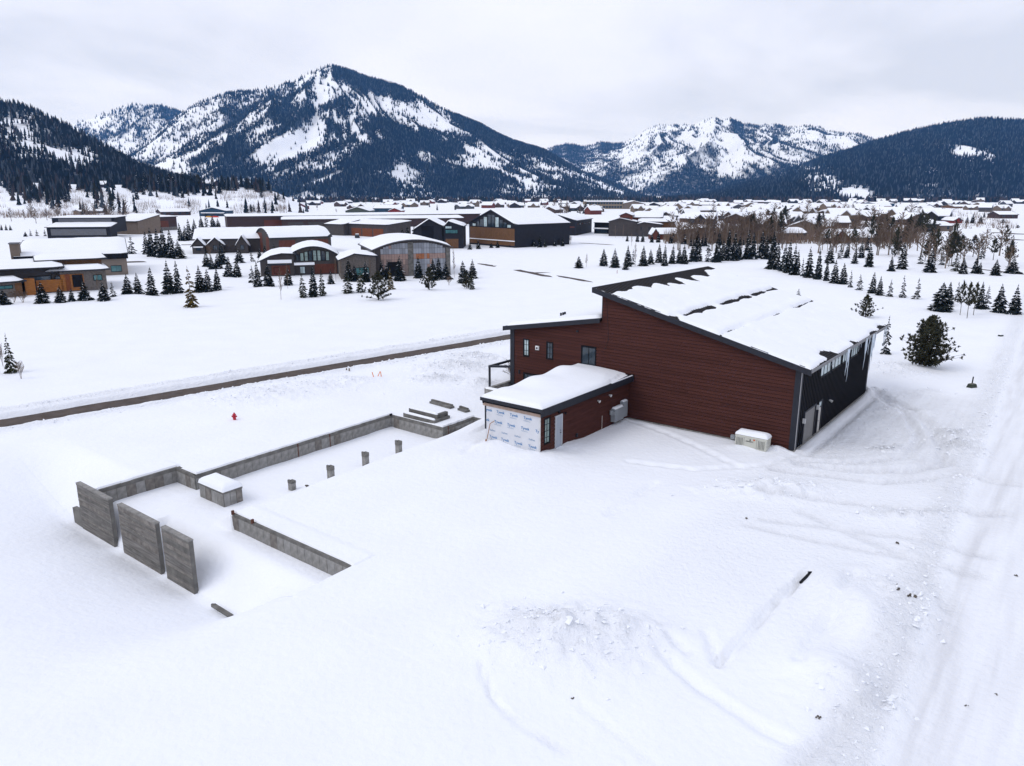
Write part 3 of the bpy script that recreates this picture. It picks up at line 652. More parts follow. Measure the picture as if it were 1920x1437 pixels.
snow_sheet('cabinet_snow', eb, lambda X, Y: 1.385 + 0 * X, -2.85, -1.5, WB0 - .43, WB0 - .04, .10, 14, 6, soft=.08); snow_sheet('cabinet_snow', e2, lambda X, Y: 1.685 + 0 * X, -1.42, -.72, WB0 - .35, WB0 - .04, .07, 10, 6, soft=.08)
MB().box(-7.95, -7.75, WB0 - .12, WB0, .35, .62).build('outlet_box', CHAR, H); MB().tube((-4.3, WB0 - .1, -.2), (-4.3, WB0 - .1, 1.15), .018, .018, 6).build('marker_rod', mk('rod_white', (.6, .55, .5), .5), H)

# ------------------------------------------------------------------ generator
G = empty('standby_generator', lot(-1.15, 2.6, 0), ANG + R(90)); tag(G, 'cream standby generator with a snow cap against the red-brown gable wall', 'generator')
CREAM = mk('cream_enamel', (.50, .50, .44), .45, .05, 2, spec=.4)
# local x runs along -? : x = b, y = -a (towards the viewer is +y)
MB().box(-1.15, 1.15, -.45, .45, -.35, .80).build('cabinet', CREAM, G)
MB().prism([(-.47, .80), (.47, .80), (.40, .98), (-.40, .98)], 'x', -1.17, 1.17).build('lid', CREAM, G)
lou = MB().box(-.02, .02, -.005, .012, 0, .62).mesh('louvre', mk('louvre_dark', (.16, .16, .15), .6))
for xx in (-.98, -.88, -.78, -.68, -.58, .62, .72, .82, .92, 1.02): link('louvre', lou, G, (xx, .452, .1))
SEAM = mk('seam_dark', (.2, .2, .19), .6)
for xx in (.48, -.45): MB().box(xx, xx + .02, .452, .458, .0, .78).build('panel_seam', SEAM, G)
tg = bold(text_mesh('GENERAC', .125), .008); tg.materials.append(BLACK); o = link('lettering', tg, G, (.36, .459, .50)); o.rotation_euler = (R(90), 0, R(180))
MB().add([(-.02, .4595, .63), (.10, .4595, .63), (.04, .4595, .76)], [(0, 1, 2)]).build('emblem', BLACK, G)
MB().box(-.32, -.18, .452, .462, .66, .76).build('warning_label', mk('orange_label', (.55, .12, .03), .6), G)
snow_sheet('generator_snow', G, lambda X, Y: .97 + 0 * X, -1.2, 1.2, -.46, .46, .30, 40, 18, soft=.3, seed=6)
mbx = empty('gas_meter', lot(-.45, 4.35, 0), ANG + R(90)); tag(mbx, 'small grey gas meter in the snow left of the generator', 'gas meter')
MB().box(-.16, .16, -.12, .12, .12, .42).build('meter_body', GREY, mbx); MB().tube((-.1, 0, -.4), (-.1, 0, .12), .03, .03, 8).tube((.1, 0, -.4), (.1, 0, .12), .03, .03, 8).build('pipe', GREY, mbx)

# ------------------------------------------------------------------ unfinished foundation
FN = empty('concrete_foundation', (O0[0], O0[1], 0), ANG); tag(FN, 'long grey concrete foundation wall of an unbuilt house beside the wrapped wing', 'foundation')
pan = {}
def found_wall(root, p, q, side, th=.30, top=0.0, bot=-3.4, pw=.60, band=.22, seed=0):
    """straight wall from p to q (lot coords); side=+1 puts the panelled face on the left of p->q"""
    L = math.hypot(q[0] - p[0], q[1] - p[1]); rz = math.atan2(q[1] - p[1], q[0] - p[0])
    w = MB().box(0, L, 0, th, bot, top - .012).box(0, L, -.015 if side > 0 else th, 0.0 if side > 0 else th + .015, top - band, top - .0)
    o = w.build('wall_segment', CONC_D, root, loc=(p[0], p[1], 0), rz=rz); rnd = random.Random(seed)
    n = max(1, int(round(L / pw))); w_ = L / n
    key = (round(w_, 3), side, band, bot)
    if key not in pan:
        y0, y1 = (-.03, -.0) if side > 0 else (th, th + .03)
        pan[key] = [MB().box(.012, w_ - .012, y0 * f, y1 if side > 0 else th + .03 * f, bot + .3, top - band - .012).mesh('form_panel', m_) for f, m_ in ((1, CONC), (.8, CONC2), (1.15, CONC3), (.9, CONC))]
    for k in range(n): link('form_panel', rnd.choice(pan[key]), o, (w_ * k, 0, 0))
    return o
CONC2 = mk('concrete_light', (.265, .26, .25), .9, .25, 2.0, .4, 14, .2); CONC3 = mk('concrete_brown', (.185, .17, .155), .9, .35, 2.6, .4, 14, .2)
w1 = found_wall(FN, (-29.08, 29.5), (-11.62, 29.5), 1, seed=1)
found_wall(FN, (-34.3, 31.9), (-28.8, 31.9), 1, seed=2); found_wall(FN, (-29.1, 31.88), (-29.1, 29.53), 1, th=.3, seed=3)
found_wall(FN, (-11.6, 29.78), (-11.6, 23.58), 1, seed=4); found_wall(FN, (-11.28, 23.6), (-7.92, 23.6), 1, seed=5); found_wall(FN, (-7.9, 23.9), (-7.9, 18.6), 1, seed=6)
for (a_, b_) in ((-21.0, 29.5), (-18.05, 29.5), (-11.0, 23.6)): MB().box(a_ - .035, a_ + .035, b_ - .05, b_ - .0, -1.6, .02).build('steel_joint', RUST, FN)
for (a_, b_) in ((-11.75, 29.45),): MB().tube((a_, b_, .05), (a_ + .18, b_ - .0, .05), .09, .09, 10).build('drain_pipe', BLACK, FN)
IW = empty('inner_foundation_wall', (O0[0], O0[1], 0), ANG); tag(IW, 'short panelled concrete wall in the snow right of the three board-marked slabs', 'foundation')
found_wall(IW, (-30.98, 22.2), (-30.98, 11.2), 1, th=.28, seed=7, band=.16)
for b_ in (22.05, 20.1): MB().box(-31.1, -30.95, b_ - .05, b_ + .05, -.02, .22).build('form_tie', RUST, IW)
# low end wall behind the first slab and the buried left end
ew = MB().box(-33.75, -33.45, 29.2, 29.95, -3.2, -.75).build('stub_wall', CONC2, FN); snow_sheet('stub_snow', ew, lambda X, Y: -.745 + 0 * X, -33.76, -33.44, 29.2, 29.95, .2, 8, 12, soft=.15)
MB().box(-34.6, -34.32, 33.9, 35.1, -3.4, -1.85).build('buried_wall', CONC_D, FN)
# three board-formed slabs
for i, (b0, b1, nm) in enumerate(((29.5, 33.85, 'leftmost of the three tall board-marked concrete slabs, next to the foundation corner'), (23.95, 28.35, 'middle of the three tall board-marked concrete slabs, the widest one'), (20.45, 23.3, 'narrowest and nearest of the three tall board-marked concrete slabs'))):
    s_ = empty('concrete_slab_wall', lot(-34.5, b0, -3.4), ANG + R(90)); tag(s_, nm, 'concrete wall', 'board-formed concrete slabs')
    L = b1 - b0; MB().box(0, L, -.12, .12, 0, 3.52).build('slab_core', CONC_D, s_)
    rnd = random.Random(i); z = .1
    while z < 3.5:
        h_ = min(rnd.uniform(.09, .2), 3.515 - z); t_ = rnd.uniform(.006, .022)
        MB().box(.004, L - .004, .12, .12 + t_, z, z + h_ - .008).build('board_band', rnd.choice((CONC_B, CONC_B, CONC_D, CONC3)), s_); z += h_
    MB().box(-.01, L + .01, -.14, .15, 3.522, 3.60).build('slab_cap', CONC, s_)
    MB().box(-.5, .2, -.1, .5, -.2, .32).build('footing', CONC_D, s_)
# square pier with a snow cap
pr_ = empty('concrete_pier', lot(-29.5, 25.55, -1.6), ANG); tag(pr_, 'square concrete pier with a thick snow cap inside the foundation', 'pier')
MB().box(0, 1.3, 0, 2.75, 0, 1.40).build('pier_core', CONC_D, pr_); MB().box(-.03, 1.33, -.03, 2.78, 1.401, 1.58).build('pier_cap', CONC_D, pr_)
for k in range(4): MB().box(-.03, -.002, .02 + k * .685, .685 + k * .685 - .01, .1, 1.395).build('form_panel', (CONC, CONC2, CONC3)[k % 3], pr_)
for k in range(3): MB().box(.02 + k * .43, .43 + k * .43 - .01, -.03, -.002, .1, 1.395).build('form_panel', (CONC2, CONC, CONC3)[k], pr_)
snow_sheet('pier_snow', pr_, lambda X, Y: 1.585 + 0 * X, -.08, 1.38, -.08, 2.83, .42, 24, 30, soft=.45, seed=3)
# posts
for i, ((px, py), hh, lb) in enumerate((((548, 916), .55, 'shortest concrete stub post, nearest the snow-capped pier'), ((621, 900), 1.0, 'second concrete stub post from the left in the row of four'), ((686, 873), .98, 'third concrete stub post from the left in the row of four'), ((748, 851), 1.0, 'farthest right concrete stub post in the row of four'))):
    P0 = up(px, py, -.95); s_ = empty('concrete_post', (P0[0], P0[1], -1.5), ANG); tag(s_, lb, 'post', 'concrete stub posts inside the foundation')
    MB().box(-.18, .18, -.18, .18, 0, .55 + hh * .72).build('post_body', CONC, s_)
    MB().box(-.192, .192, -.192, .192, .551 + hh * .72, .55 + hh).box(-.19, -.07, -.05, .19, .551 + hh, .62 + hh).build('post_head', CONC_D, s_)
pl0, pl1 = up(575, 911.5, -.35), up(608, 923, -.35)
def plank(p, q, zz, w, mat, label, cat='plank'):
    o = MB().bar((p[0], p[1], zz), (q[0], q[1], zz + .03), w, .09).box(p[0] - .1, p[0] + .1, p[1] - .06, p[1] + .06, zz + .03, zz + .07).build('timber_plank', mat, None); tag(o, label, cat); return o
WOOD = mk('weathered_wood', (.10, .085, .075), .9, .3, 2, .3, 12)
plank(pl0, pl1, gh(pl0[0], pl0[1]) + .06, .16, WOOD, 'dark weathered plank lying in the snow beside the stub posts')
q0, q1 = up(400, 1136, -2.75), up(434, 1158, -2.75)
plank(q0, q1, -2.72, .25, CONC_D, 'broken concrete sill poking out of the snow beside the narrowest slab', 'concrete sill')
q0, q1 = up(1519, 1073, .1), up(1501, 1092, .1)
plank(q0, q1, gh(q0[0], q0[1]) + .05, .12, BLACK, 'thin black board showing through the snow beside the snowy road')
# concrete steps and kerb behind the foundation
st = empty('concrete_steps', lot(-11.5, 24.2, 0), ANG); tag(st, 'low stepped concrete landing half buried in snow on the foundation corner', 'steps')
for k, (o_, h_) in enumerate(((0, .32), (.55, .62))):
    s1_ = MB().box(.15 + o_, .4 + o_, .55 + o_ * .4, 4.1 - o_ * .2, -.3, h_).box(.401 + o_, 2.0, .55 + o_ * .4, .85 + o_ * .4, -.3, h_).build('step', CONC_D, st)
    snow_sheet('step_snow', s1_, lambda X, Y, h_=h_: h_ + 0 * X, .17 + o_, .40 + o_, .6 + o_ * .4, 4.05 - o_ * .2, .15, 8, 30, soft=.06, seed=k)
for i, (p, q, lb) in enumerate((((809, 753.5), (848, 764), 'left dark concrete kerb lying in the snow behind the stepped landing'), ((862, 766), (877, 771), 'short right dark concrete kerb in the snow behind the stepped landing'))):
    A_, B_ = up(*p, .1), up(*q, .1); o = MB().bar((A_[0], A_[1], gh(A_[0], A_[1]) + .02), (B_[0], B_[1], gh(B_[0], B_[1]) + .03), .5, .3).bar((A_[0], A_[1] + .3, .1), (B_[0], B_[1] + .3, .1), .2, .3).build('concrete_kerb', CONC_D); tag(o, lb, 'kerb', 'kerbs behind the landing')
rw = empty('retaining_wall', lot(-3, 25.2, 0), ANG); tag(rw, 'grey concrete retaining wall behind the left end of the snowy wing roof', 'retaining wall')
MB().box(0, .3, -3.5, 1.3, -.8, 1.02).box(.301, 4.5, 1.0, 1.3, -.8, 1.02).build('wall_body', CONC, rw); snow_sheet('wall_snow', rw, lambda X, Y: 1.02 + 0 * X, -.02, .33, -3.4, 1.3, .14, 6, 30, soft=.08)
# broom leaning on the wrap, small litter
br = empty('push_broom', lot(WA - .25, 18.0, 0), ANG); tag(br, 'orange-brown wooden pole leaning against the house wrap', 'pole')
MB().bar((-.15, .12, .1), (.05, -.15, 1.75), .05).bar((.05, -.15, 1.75), (.18, -.45, 1.98), .035).build('pole_shaft', mk('orange_wood', (.28, .11, .03), .7), br); MB().bar((-.2, .2, .0), (-.14, .1, .55), .11, .06).build('pole_blade', mk('orange_wood2', (.32, .14, .04), .7), br)
# hydrant
P0 = up(440, 787); hy = empty('fire_hydrant', (P0[0], P0[1], gh(P0[0], P0[1]) - .12)); hy.scale = (.8, .8, .9); tag(hy, 'red fire hydrant standing in the open snow below the road', 'hydrant')
HR = mk('hydrant_red', (.42, .012, .03), .45, .1, 3, spec=.4)
b_ = MB(); b_.tube((0, 0, 0), (0, 0, .58), .15, .15, 12).tube((0, 0, .58), (0, 0, .63), .19, .19, 12).tube((0, 0, .63), (0, 0, .76), .16, .07, 12).tube((0, 0, .76), (0, 0, .83), .045, .045, 6); b_.build('hydrant_barrel', HR, hy)
MB().tube((-.27, 0, .45), (.27, 0, .45), .075, .075, 10).tube((0, -.27, .38), (0, 0, .38), .095, .09, 10).build('hose_outlets', HR, hy)
# green ground boxes by the right road
for i, ((px, py), lb, pole) in enumerate((((1822, 727), 'squat dark green utility pedestal with a short post beside the snowy road', True), ((1876, 632), 'small dark box with a snow cap beside the snowy road far right', False))):
    P0 = up(px, py); u_ = empty('utility_pedestal', (P0[0], P0[1], gh(P0[0], P0[1]) - .05), R(20)); tag(u_, lb, 'utility box')
    k = 1 if pole else .75; mb = MB(); mb.add([(-.38 * k, -.3 * k, 0), (.38 * k, -.3 * k, 0), (.38 * k, .3 * k, 0), (-.38 * k, .3 * k, 0), (-.3 * k, -.22 * k, .38 * k), (.3 * k, -.22 * k, .38 * k), (.3 * k, .22 * k, .38 * k), (-.3 * k, .22 * k, .38 * k)], [(3, 2, 1, 0), (4, 5, 6, 7), (0, 1, 5, 4), (1, 2, 6, 5), (2, 3, 7, 6), (3, 0, 4, 7)])
    mb.build('pedestal_box', mk('pedestal_green%d' % i, (.035, .045, .035), .7, .2, 3), u_)
    if pole: MB().bar((.12, .12, .3), (.2, .15, 1.05), .09).build('marker_post', BLACK, u_); MB().box(-.26, .26, -.18, .18, .381, .43).build('pedestal_lid', mk('lid_grey', (.16, .16, .13), .8), u_)
    else: snow_sheet('box_snow', u_, lambda X, Y: .28 + 0 * X, -.28, .28, -.22, .22, .16, 10, 10, soft=.15)
# survey stakes
SO = mk('stake_orange', (.75, .25, .08), .7); SB = mk('stake_wood', (.13, .09, .06), .8)
for i, ((px, py), (tx, ty), m_, lb) in enumerate((((701, 708), (698, 698), SO, 'orange survey stake leaning left beside the road, leftmost of three'), ((708, 706), (713, 697), SO, 'orange survey stake leaning right beside the road, middle of three'), ((715, 707), (714, 697), SO, 'upright orange survey stake beside the road, right one of three'), ((650, 697), (650, 691), SB, 'short brown wooden stake at the road bank'), ((655, 698), (655, 691), SB, 'darker wooden stake just right of the short brown one'), ((1157, 513), (1157, 507), mk('stake_red', (.25, .05, .03), .7), 'red-brown marker post in the snow beyond the hangar roof'))):
    P0 = up(px, py); P0[2] = gh(P0[0], P0[1]) - .1; zt = zat(P0, ty); xo = (tx - px) * P0[1] / FPX
    tag(MB().bar((0, 0, 0), (xo, 0, zt - P0[2]), .07 if i < 3 else .1).build('survey_stake', m_, None, loc=P0), lb, 'stake', 'survey stakes by the road' if i < 5 else None)
# soil clods on the snow
SOIL = mk('soil', (.10, .085, .07), .95, .4, 5)
for i, (px, py, r_) in enumerate(((1708, 1133, .18), (1678, 1105, .10), (1682, 1120, .10), (1532, 1352, .10), (1400, 973, .10), (1680, 1022, .12), (1906, 1076, .10), (1812, 1318, .06), (1870, 1297, .06), (1075, 1311, .08))):
    P0 = up(px, py); rnd = random.Random(i); mb = MB()
    for k in range(5):
        c = np.array((rnd.uniform(-1, 1) * r_, rnd.uniform(-1, 1) * r_ * .7, rnd.uniform(.1, .5) * r_)); s_ = r_ * rnd.uniform(.3, .6)
        vs_ = [c + s_ * np.array(d_) * rnd.uniform(.7, 1.2) for d_ in ((1, 0, 0), (0, 1, 0), (-1, 0, 0), (0, -1, 0), (0, 0, 1), (0, 0, -1))]
        mb.add(vs_, [(0, 1, 4), (1, 2, 4), (2, 3, 4), (3, 0, 4), (1, 0, 5), (2, 1, 5), (3, 2, 5), (0, 3, 5)])
    tag(mb.build('soil_clod', SOIL, None, loc=(P0[0], P0[1], gh(P0[0], P0[1]))), 'small dark clod of soil lying on the trampled snow', 'soil clod', 'soil clods on the snow')

# ------------------------------------------------------------------ loose snow clods on the ploughed banks and heaps
def snow_clods(seed=3):
    r = np.random.RandomState(seed); P = []
    for (cx, cy, rx, ry, h, c) in MOUNDS:
        if c < .35 or math.hypot(cx, cy) > 110: continue
        n = int(130 * c * rx * ry / 3); P.append(np.stack([cx + r.normal(0, .62, n) * rx, cy + r.normal(0, .62, n) * ry, r.exponential(.055, n) + .03], 1))
    n = 1300; a = r.uniform(-32, 45, n); w = np.abs(r.normal(0, .9, n)) + .1; q = np.array([lot(x, rr_edge(x) + y)[:2] for x, y in zip(a, w)]); P.append(np.column_stack([q, r.exponential(.035, n) + .025]))
    n = 900; s = r.uniform(-5, 75, n); t = np.where(r.rand(n) < .5, -2.6 - np.abs(r.normal(0, .8, n)), 2.8 + np.abs(r.normal(0, .8, n))); q = np.array([rpt(x, y) for x, y in zip(s, t)]); P.append(np.column_stack([q, r.exponential(.06, n) + .04]))
    n = 500; a = r.uniform(-3, 24, n); b = r.uniform(-9, -1.5, n); q = np.array([lot(x, y)[:2] for x, y in zip(a, b)]); P.append(np.column_stack([q, r.exponential(.03, n) + .02]))
    P = np.concatenate(P); P[:, 2] = np.minimum(P[:, 2] * .6, .12); A_, B_ = ab(P[:, 0], P[:, 1]); ok = ~((A_ > -.4) & (A_ < 21) & (B_ > -.9) & (B_ < 27)) & ~((A_ > -13) & (A_ < 1) & (B_ > 13.2) & (B_ < 18.6)); P = P[ok]
    Z = ground_z(P[:, 0], P[:, 1])[0]; n = len(P); D = np.array([(1, 0, 0), (0, 1, 0), (-1, 0, 0), (0, -1, 0), (0, 0, 1), (0, 0, -1)], float)
    V = np.stack([P[:, 0], P[:, 1], Z + P[:, 2] * .25], 1)[:, None, :] + D[None] * P[:, 2][:, None, None] * r.uniform(.5, 1.5, (n, 6, 1)) * np.array((1.2, 1.0, .75)) + r.normal(0, .35, (n, 6, 3)) * P[:, 2][:, None, None]
    F = np.array([(0, 1, 4), (1, 2, 4), (2, 3, 4), (3, 0, 4), (1, 0, 5), (2, 1, 5), (3, 2, 5), (0, 3, 5)]); F = (np.arange(n)[:, None, None] * 6 + F[None]).reshape(-1, 3)
    tag(link('snow_clods', np_mesh('snow_clods', V.reshape(-1, 3), F, SNOW)), 'loose broken clods of ploughed snow along banks and heaps', 'snow', kind='stuff')
snow_clods()

# ------------------------------------------------------------------ neighbouring buildings
BEIGE = mk('beige_stucco', (.20, .165, .14), .85, .08, 1); TAN = mk('tan_siding', (.16, .125, .10), .85, .1, 1); DBROWN = mk('dark_brown_metal', (.050, .030, .028), .7, .12, 1, stripe=('X', 1.6))
GREYC = mk('grey_corrugated', (.13, .135, .15), .5, .08, 1, spec=.3, stripe=('X', 2.5)); STONE = mk('grey_stone', (.13, .115, .105), .9, .3, 3, .4, 6); CHARW = mk('charcoal_siding', (.017, .018, .024), .7, .12, 1, spec=.15, stripe=('X', 1.4))
GREYB = mk('grey_brown_siding', (.060, .052, .05), .8, .15, 1, stripe=('X', 1.4)); ORW = mk('orange_wood_cladding', (.27, .105, .026), .7, .25, 1.2, stretch=(1, 1, 5)); ORD = mk('orange_door_wood', (.15, .045, .016), .7, .25, 1.5, stretch=(5, 5, 1)); REDW = mk('rusty_red_wood', (.11, .035, .022), .75, .25, 1.5, stretch=(5, 5, 1)); WOODB = mk('brown_wood', (.13, .065, .03), .8, .25, 1.5, stretch=(5, 5, 1))
METP = [mk('metal_panel_pale', (.30, .32, .36), .45, .1, 1, spec=.4), mk('metal_panel_grey', (.22, .235, .265), .45, .1, 1, spec=.4), mk('metal_panel_pink', (.32, .22, .19), .5, .15, 1, spec=.4), mk('metal_panel_copper', (.36, .13, .05), .5, .2, 1, spec=.4), mk('metal_panel_tan', (.20, .155, .14), .5, .15, 1, spec=.3)]
DBLUE = mk('blue_siding', (.02, .05, .085), .7); RUSTW = mk('red_siding', (.17, .018, .016), .7); OLIVE = mk('olive_siding', (.065, .075, .06), .8)
def frame(name, label, A, B, cat='building', group=None):
    """building root at photo base corner A, local x towards B, y away from the viewer"""
    A = up(*A); B = up(*B); L = math.hypot(B[0] - A[0], B[1] - A[1])
    o = empty(name, (A[0], A[1], 0), math.atan2(B[1] - A[1], B[0] - A[0])); tag(o, label, cat, group); return o, L, A, B
def arch(u0, u1, z0, z1, rise, n=12):
    return [(u0 + (u1 - u0) * t, z0 + (z1 - z0) * t + rise * 4 * t * (1 - t)) for t in [i / n for i in range(n + 1)]]
def top_fn(top):
    us = np.array([p[0] for p in top]); zs = np.array([p[1] for p in top]); return lambda u: np.interp(u, us, zs)
def volume(root, top, axis, lo, hi, wall, over=.45, snow=.35, roof=None, base=-.8, wname='wall', sname='roof_snow', th=.22, snow_in=.05, seed=1):
    """walls under a roof line 'top' [(u,z)] swept along the other axis, roof slab, snow blanket"""
    MB().prism([(top[0][0], base)] + top + [(top[-1][0], base)], axis, lo, hi).build(wname, wall, root)
    f = top_fn(top); s0 = (top[1][1] - top[0][1]) / (top[1][0] - top[0][0]); s1 = (top[-1][1] - top[-2][1]) / (top[-1][0] - top[-2][0])
    ext = [(top[0][0] - over, top[0][1] - s0 * over + .02)] + [(u, z + .02) for u, z in top] + [(top[-1][0] + over, top[-1][1] + s1 * over + .02)]
    r = MB().prism(slab([(u, z + th) for u, z in ext], th), axis, lo - over, hi + over).build('roof', roof or CHAR, root)
    if snow > 0:
        F_ = top_fn([(u, z + th) for u, z in ext]); u0, u1 = ext[0][0] + snow_in, ext[-1][0] - snow_in
        nu = max(10, int((u1 - u0) / 1.0)); nv = max(8, int((hi - lo) / 1.3))
        if axis == 'y': snow_sheet(sname, root, lambda X, Y: F_(X), u0, u1, lo - over + snow_in, hi + over - snow_in, snow, nu, nv, seed=seed)
        else: snow_sheet(sname, root, lambda X, Y: F_(Y), lo - over + snow_in, hi + over - snow_in, u0, u1, snow, nv, nu, seed=seed)
    return r
def FR(y=0.0): return lambda u, z, off: (u, y - off, z)           # front face
def RS(L): return lambda u, z, off: (L + off, u, z)               # right side, u = depth
def LS(x=0.0): return lambda u, z, off: (x - off, u, z)
def panel(root, P, u0, u1, z0, z1, mat, off=.06, name='cladding'):
    V = [P(u0, z0, -.02), P(u1, z0, -.02), P(u1, z1, -.02), P(u0, z1, -.02), P(u0, z0, off), P(u1, z0, off), P(u1, z1, off), P(u0, z1, off)]
    return MB().add(V, [(3, 2, 1, 0), (4, 5, 6, 7), (0, 1, 5, 4), (1, 2, 6, 5), (2, 3, 7, 6), (3, 0, 4, 7)]).build(name, mat, root)
def boards(root, P, u0, u1, z0, z1, mat, n, name='board', off=.07):
    w = (u1 - u0) / n
    for k in range(n): panel(root, P, u0 + k * w + .01, u0 + (k + 1) * w - .01, z0, z1, mat, off * (.8 + .4 * ((k * 7) % 3) / 2), name)

# 1 big black hangar with timber door
r, L, A, B = frame('black_hangar', 'big black hangar with a brown timber door and fan-shaped gable window', (880, 458), (966, 465)); D = 26.0
ze = zat(A, 418); zp = zat(A, 393.5)
volume(r, [(0, ze), (L * .5, zp), (L, ze)], 'y', 0, D, CHARW, over=.35, snow=.4)
zw0, zw1 = zat(A, 425), zat(A, 455); boards(r, FR(), .6, L - .3, zw1, zw0, WOODB, 24); panel(r, FR(), .5, L - .2, zat(A, 447.5), zat(A, 446), SNOW, .3, 'snowy_ledge')
n = 10
for k in range(n):
    u0 = .08 * L + (.84 * L) * k / n; u1 = u0 + .84 * L / n - .12; um = (u0 + u1) / 2; h = (zp - zw0) * (1 - abs(um / L - .5) * 2) * .80
    if h > .5: window(r, FR(), u0, u1, zw0 + .25, zw0 + .15 + h, 1, 1, GLASS if k % 3 else GLASS_W, .09)
for u in (7.5, 20.0): panel(r, RS(L), u, u + 1.1, 0, 2.4, BLACK, .05, 'door')
# 2 black gabled house
r, L, A, B = frame('black_gabled_house', 'black house with twin snowy gables just left of the big black hangar', (776, 466), (880, 466)); 
ze, zp = zat(A, 432), zat(A, 412); sc_ = L / 104.0
volume(r, [(0, ze), (30 * sc_, zp), (53 * sc_, zat(A, 424))], 'y', 0, 16, CHARW, over=.5, snow=.38, seed=3); volume(r, [(58 * sc_, zat(A, 425)), (66 * sc_, zat(A, 416)), (L - 2, zat(A, 425))], 'y', -.6, 15, CHARW, over=.4, snow=.38, wname='second_wall', seed=5)
panel(r, FR(), 15 * sc_, 38 * sc_, .2, zat(A, 424), BLACK, .03, 'glazed_entry'); window(r, FR(), 16 * sc_, 38 * sc_, .3, zat(A, 453), 4, 1, GLASS_T); panel(r, FR(), 14 * sc_, 39 * sc_, zat(A, 452), zat(A, 450), CHAR, .5, 'entry_beam')
window(r, FR(-.6), 60 * sc_, 83 * sc_, zat(A, 438), zat(A, 431), 5, 1, GLASS_T); window(r, FR(-.6), 60 * sc_, 72 * sc_, zat(A, 429), zat(A, 424), 3, 1, GLASS_W); boards(r, FR(-.6), 60 * sc_, 84 * sc_, .2, zat(A, 448), WOODB, 8); panel(r, FR(), 53.5 * sc_, 57 * sc_, .1, zat(A, 426), BLACK, .05, 'recess')
# 3 second black hangar
r, L, A, B = frame('black_stripe_hangar', 'black hangar with an orange stripe behind the big timber-door hangar', (1026, 441), (1079, 442)); D = 30
volume(r, [(0, zat(A, 409)), (L * .4, zat(A, 404)), (L, zat(A, 413.5))], 'y', 0, D, CHARW, over=.5, snow=.45); panel(r, FR(), .5, L - .5, zat(A, 426.5), zat(A, 424.5), REDW, .06, 'stripe')
for k in range(6): window(r, RS(L), 3 + k * 4.2, 4.6 + k * 4.2, zat(A, 422), zat(A, 419), 1, 1, REDW if k % 2 == 0 else GLASS)
for u in (4, 8, 15): panel(r, RS(L), u, u + 1.8, 0, 3.4, BLACK, .05, 'door')
# 4 link building
r, L, A, B = frame('glazed_link_building', 'low black glazed link between the black hangar and the grey hangar', (1114, 438), (1142, 439)); volume(r, [(0, zat(A, 418)), (L, zat(A, 418))], 'y', 0, 9, BLACK, over=.3, snow=.3)
panel(r, FR(), 0, L, zat(A, 429), zat(A, 427), SNOW, 1.2, 'canopy_snow'); window(r, FR(), 1, L - 1, .3, zat(A, 430), 5, 1, GLASS)
# 5 grey hangar with red clerestory
r, L, A, B = frame('grey_red_hangar', 'grey hangar with a rusty red clerestory tower and layered snowy roofs', (1141, 443), (1223, 444)); q = L / 82.
volume(r, [(0, zat(A, 416)), (20 * q, zat(A, 410)), (54 * q, zat(A, 417))], 'y', 0, 22, GREYB, over=.4, snow=.4)
volume(r, [(20 * q, zat(A, 404.5)), (31 * q, zat(A, 400)), (43 * q, zat(A, 404.5))], 'y', .6, 20, REDW, over=.4, snow=.35, base=zat(A, 418), wname='clerestory_wall', seed=7); window(r, FR(.6), 25 * q, 38 * q, zat(A, 415.5), zat(A, 408.5), 3, 2, GLASS)
volume(r, [(6, zat(A, 409)), (20, zat(A, 400))], 'x', 43 * q, 98 * q, REDW, over=.4, snow=.4, base=3, wname='rear_wall', seed=8); volume(r, [(1.0, zat(A, 416)), (12, zat(A, 408))], 'x', 55 * q, 122 * q, WOODB, over=.5, snow=.4, wname='side_wall', seed=9)
volume(r, [(54.3 * q, zat(A, 420)), (66 * q, zat(A, 417)), (L + 4, zat(A, 421))], 'y', -1.2, 6, GREYB, over=.4, snow=.35, wname='porch_wall', seed=10)
for k in range(4): window(r, FR(-1.2), 60 * q + k * 3.3, 62 * q + k * 3.3, zat(A, 430), zat(A, 425), 1, 1, GLASS)
# 6 small brick gable and timber house
r, L, A, B = frame('brick_gable_house', 'small red-brown house with a snowy gable in front of the rusty clerestory', (1222, 450), (1278, 450)); q = L / 56.
volume(r, [(0, zat(A, 440)), (6 * q, zat(A, 430)), (13 * q, zat(A, 440))], 'y', -.8, 8, REDW, over=.3, snow=.3); volume(r, [(0, zat(A, 440)), (8, zat(A, 431))], 'x', 8 * q, L, REDW, over=.4, snow=.35, wname='long_wall', seed=3)
for k in range(3): window(r, FR(), 22 * q + k * 4, 24.5 * q + k * 4, 1.0, 2.4, 1, 1, GLASS)
r, L, A, B = frame('timber_shed_house', 'brown timber building with a thin snowy flat roof behind the spruce row', (1270, 448), (1322, 449)); volume(r, [(0, zat(A, 433)), (9, zat(A, 427.5)), (L, zat(A, 427.5))], 'y', 0, 10, WOODB, over=.4, snow=.35); boards(r, FR(), .3, L - .3, .3, zat(A, 434), WOODB, 12); window(r, FR(), 4, 7, 1, 2.6, 2, 1, GLASS)
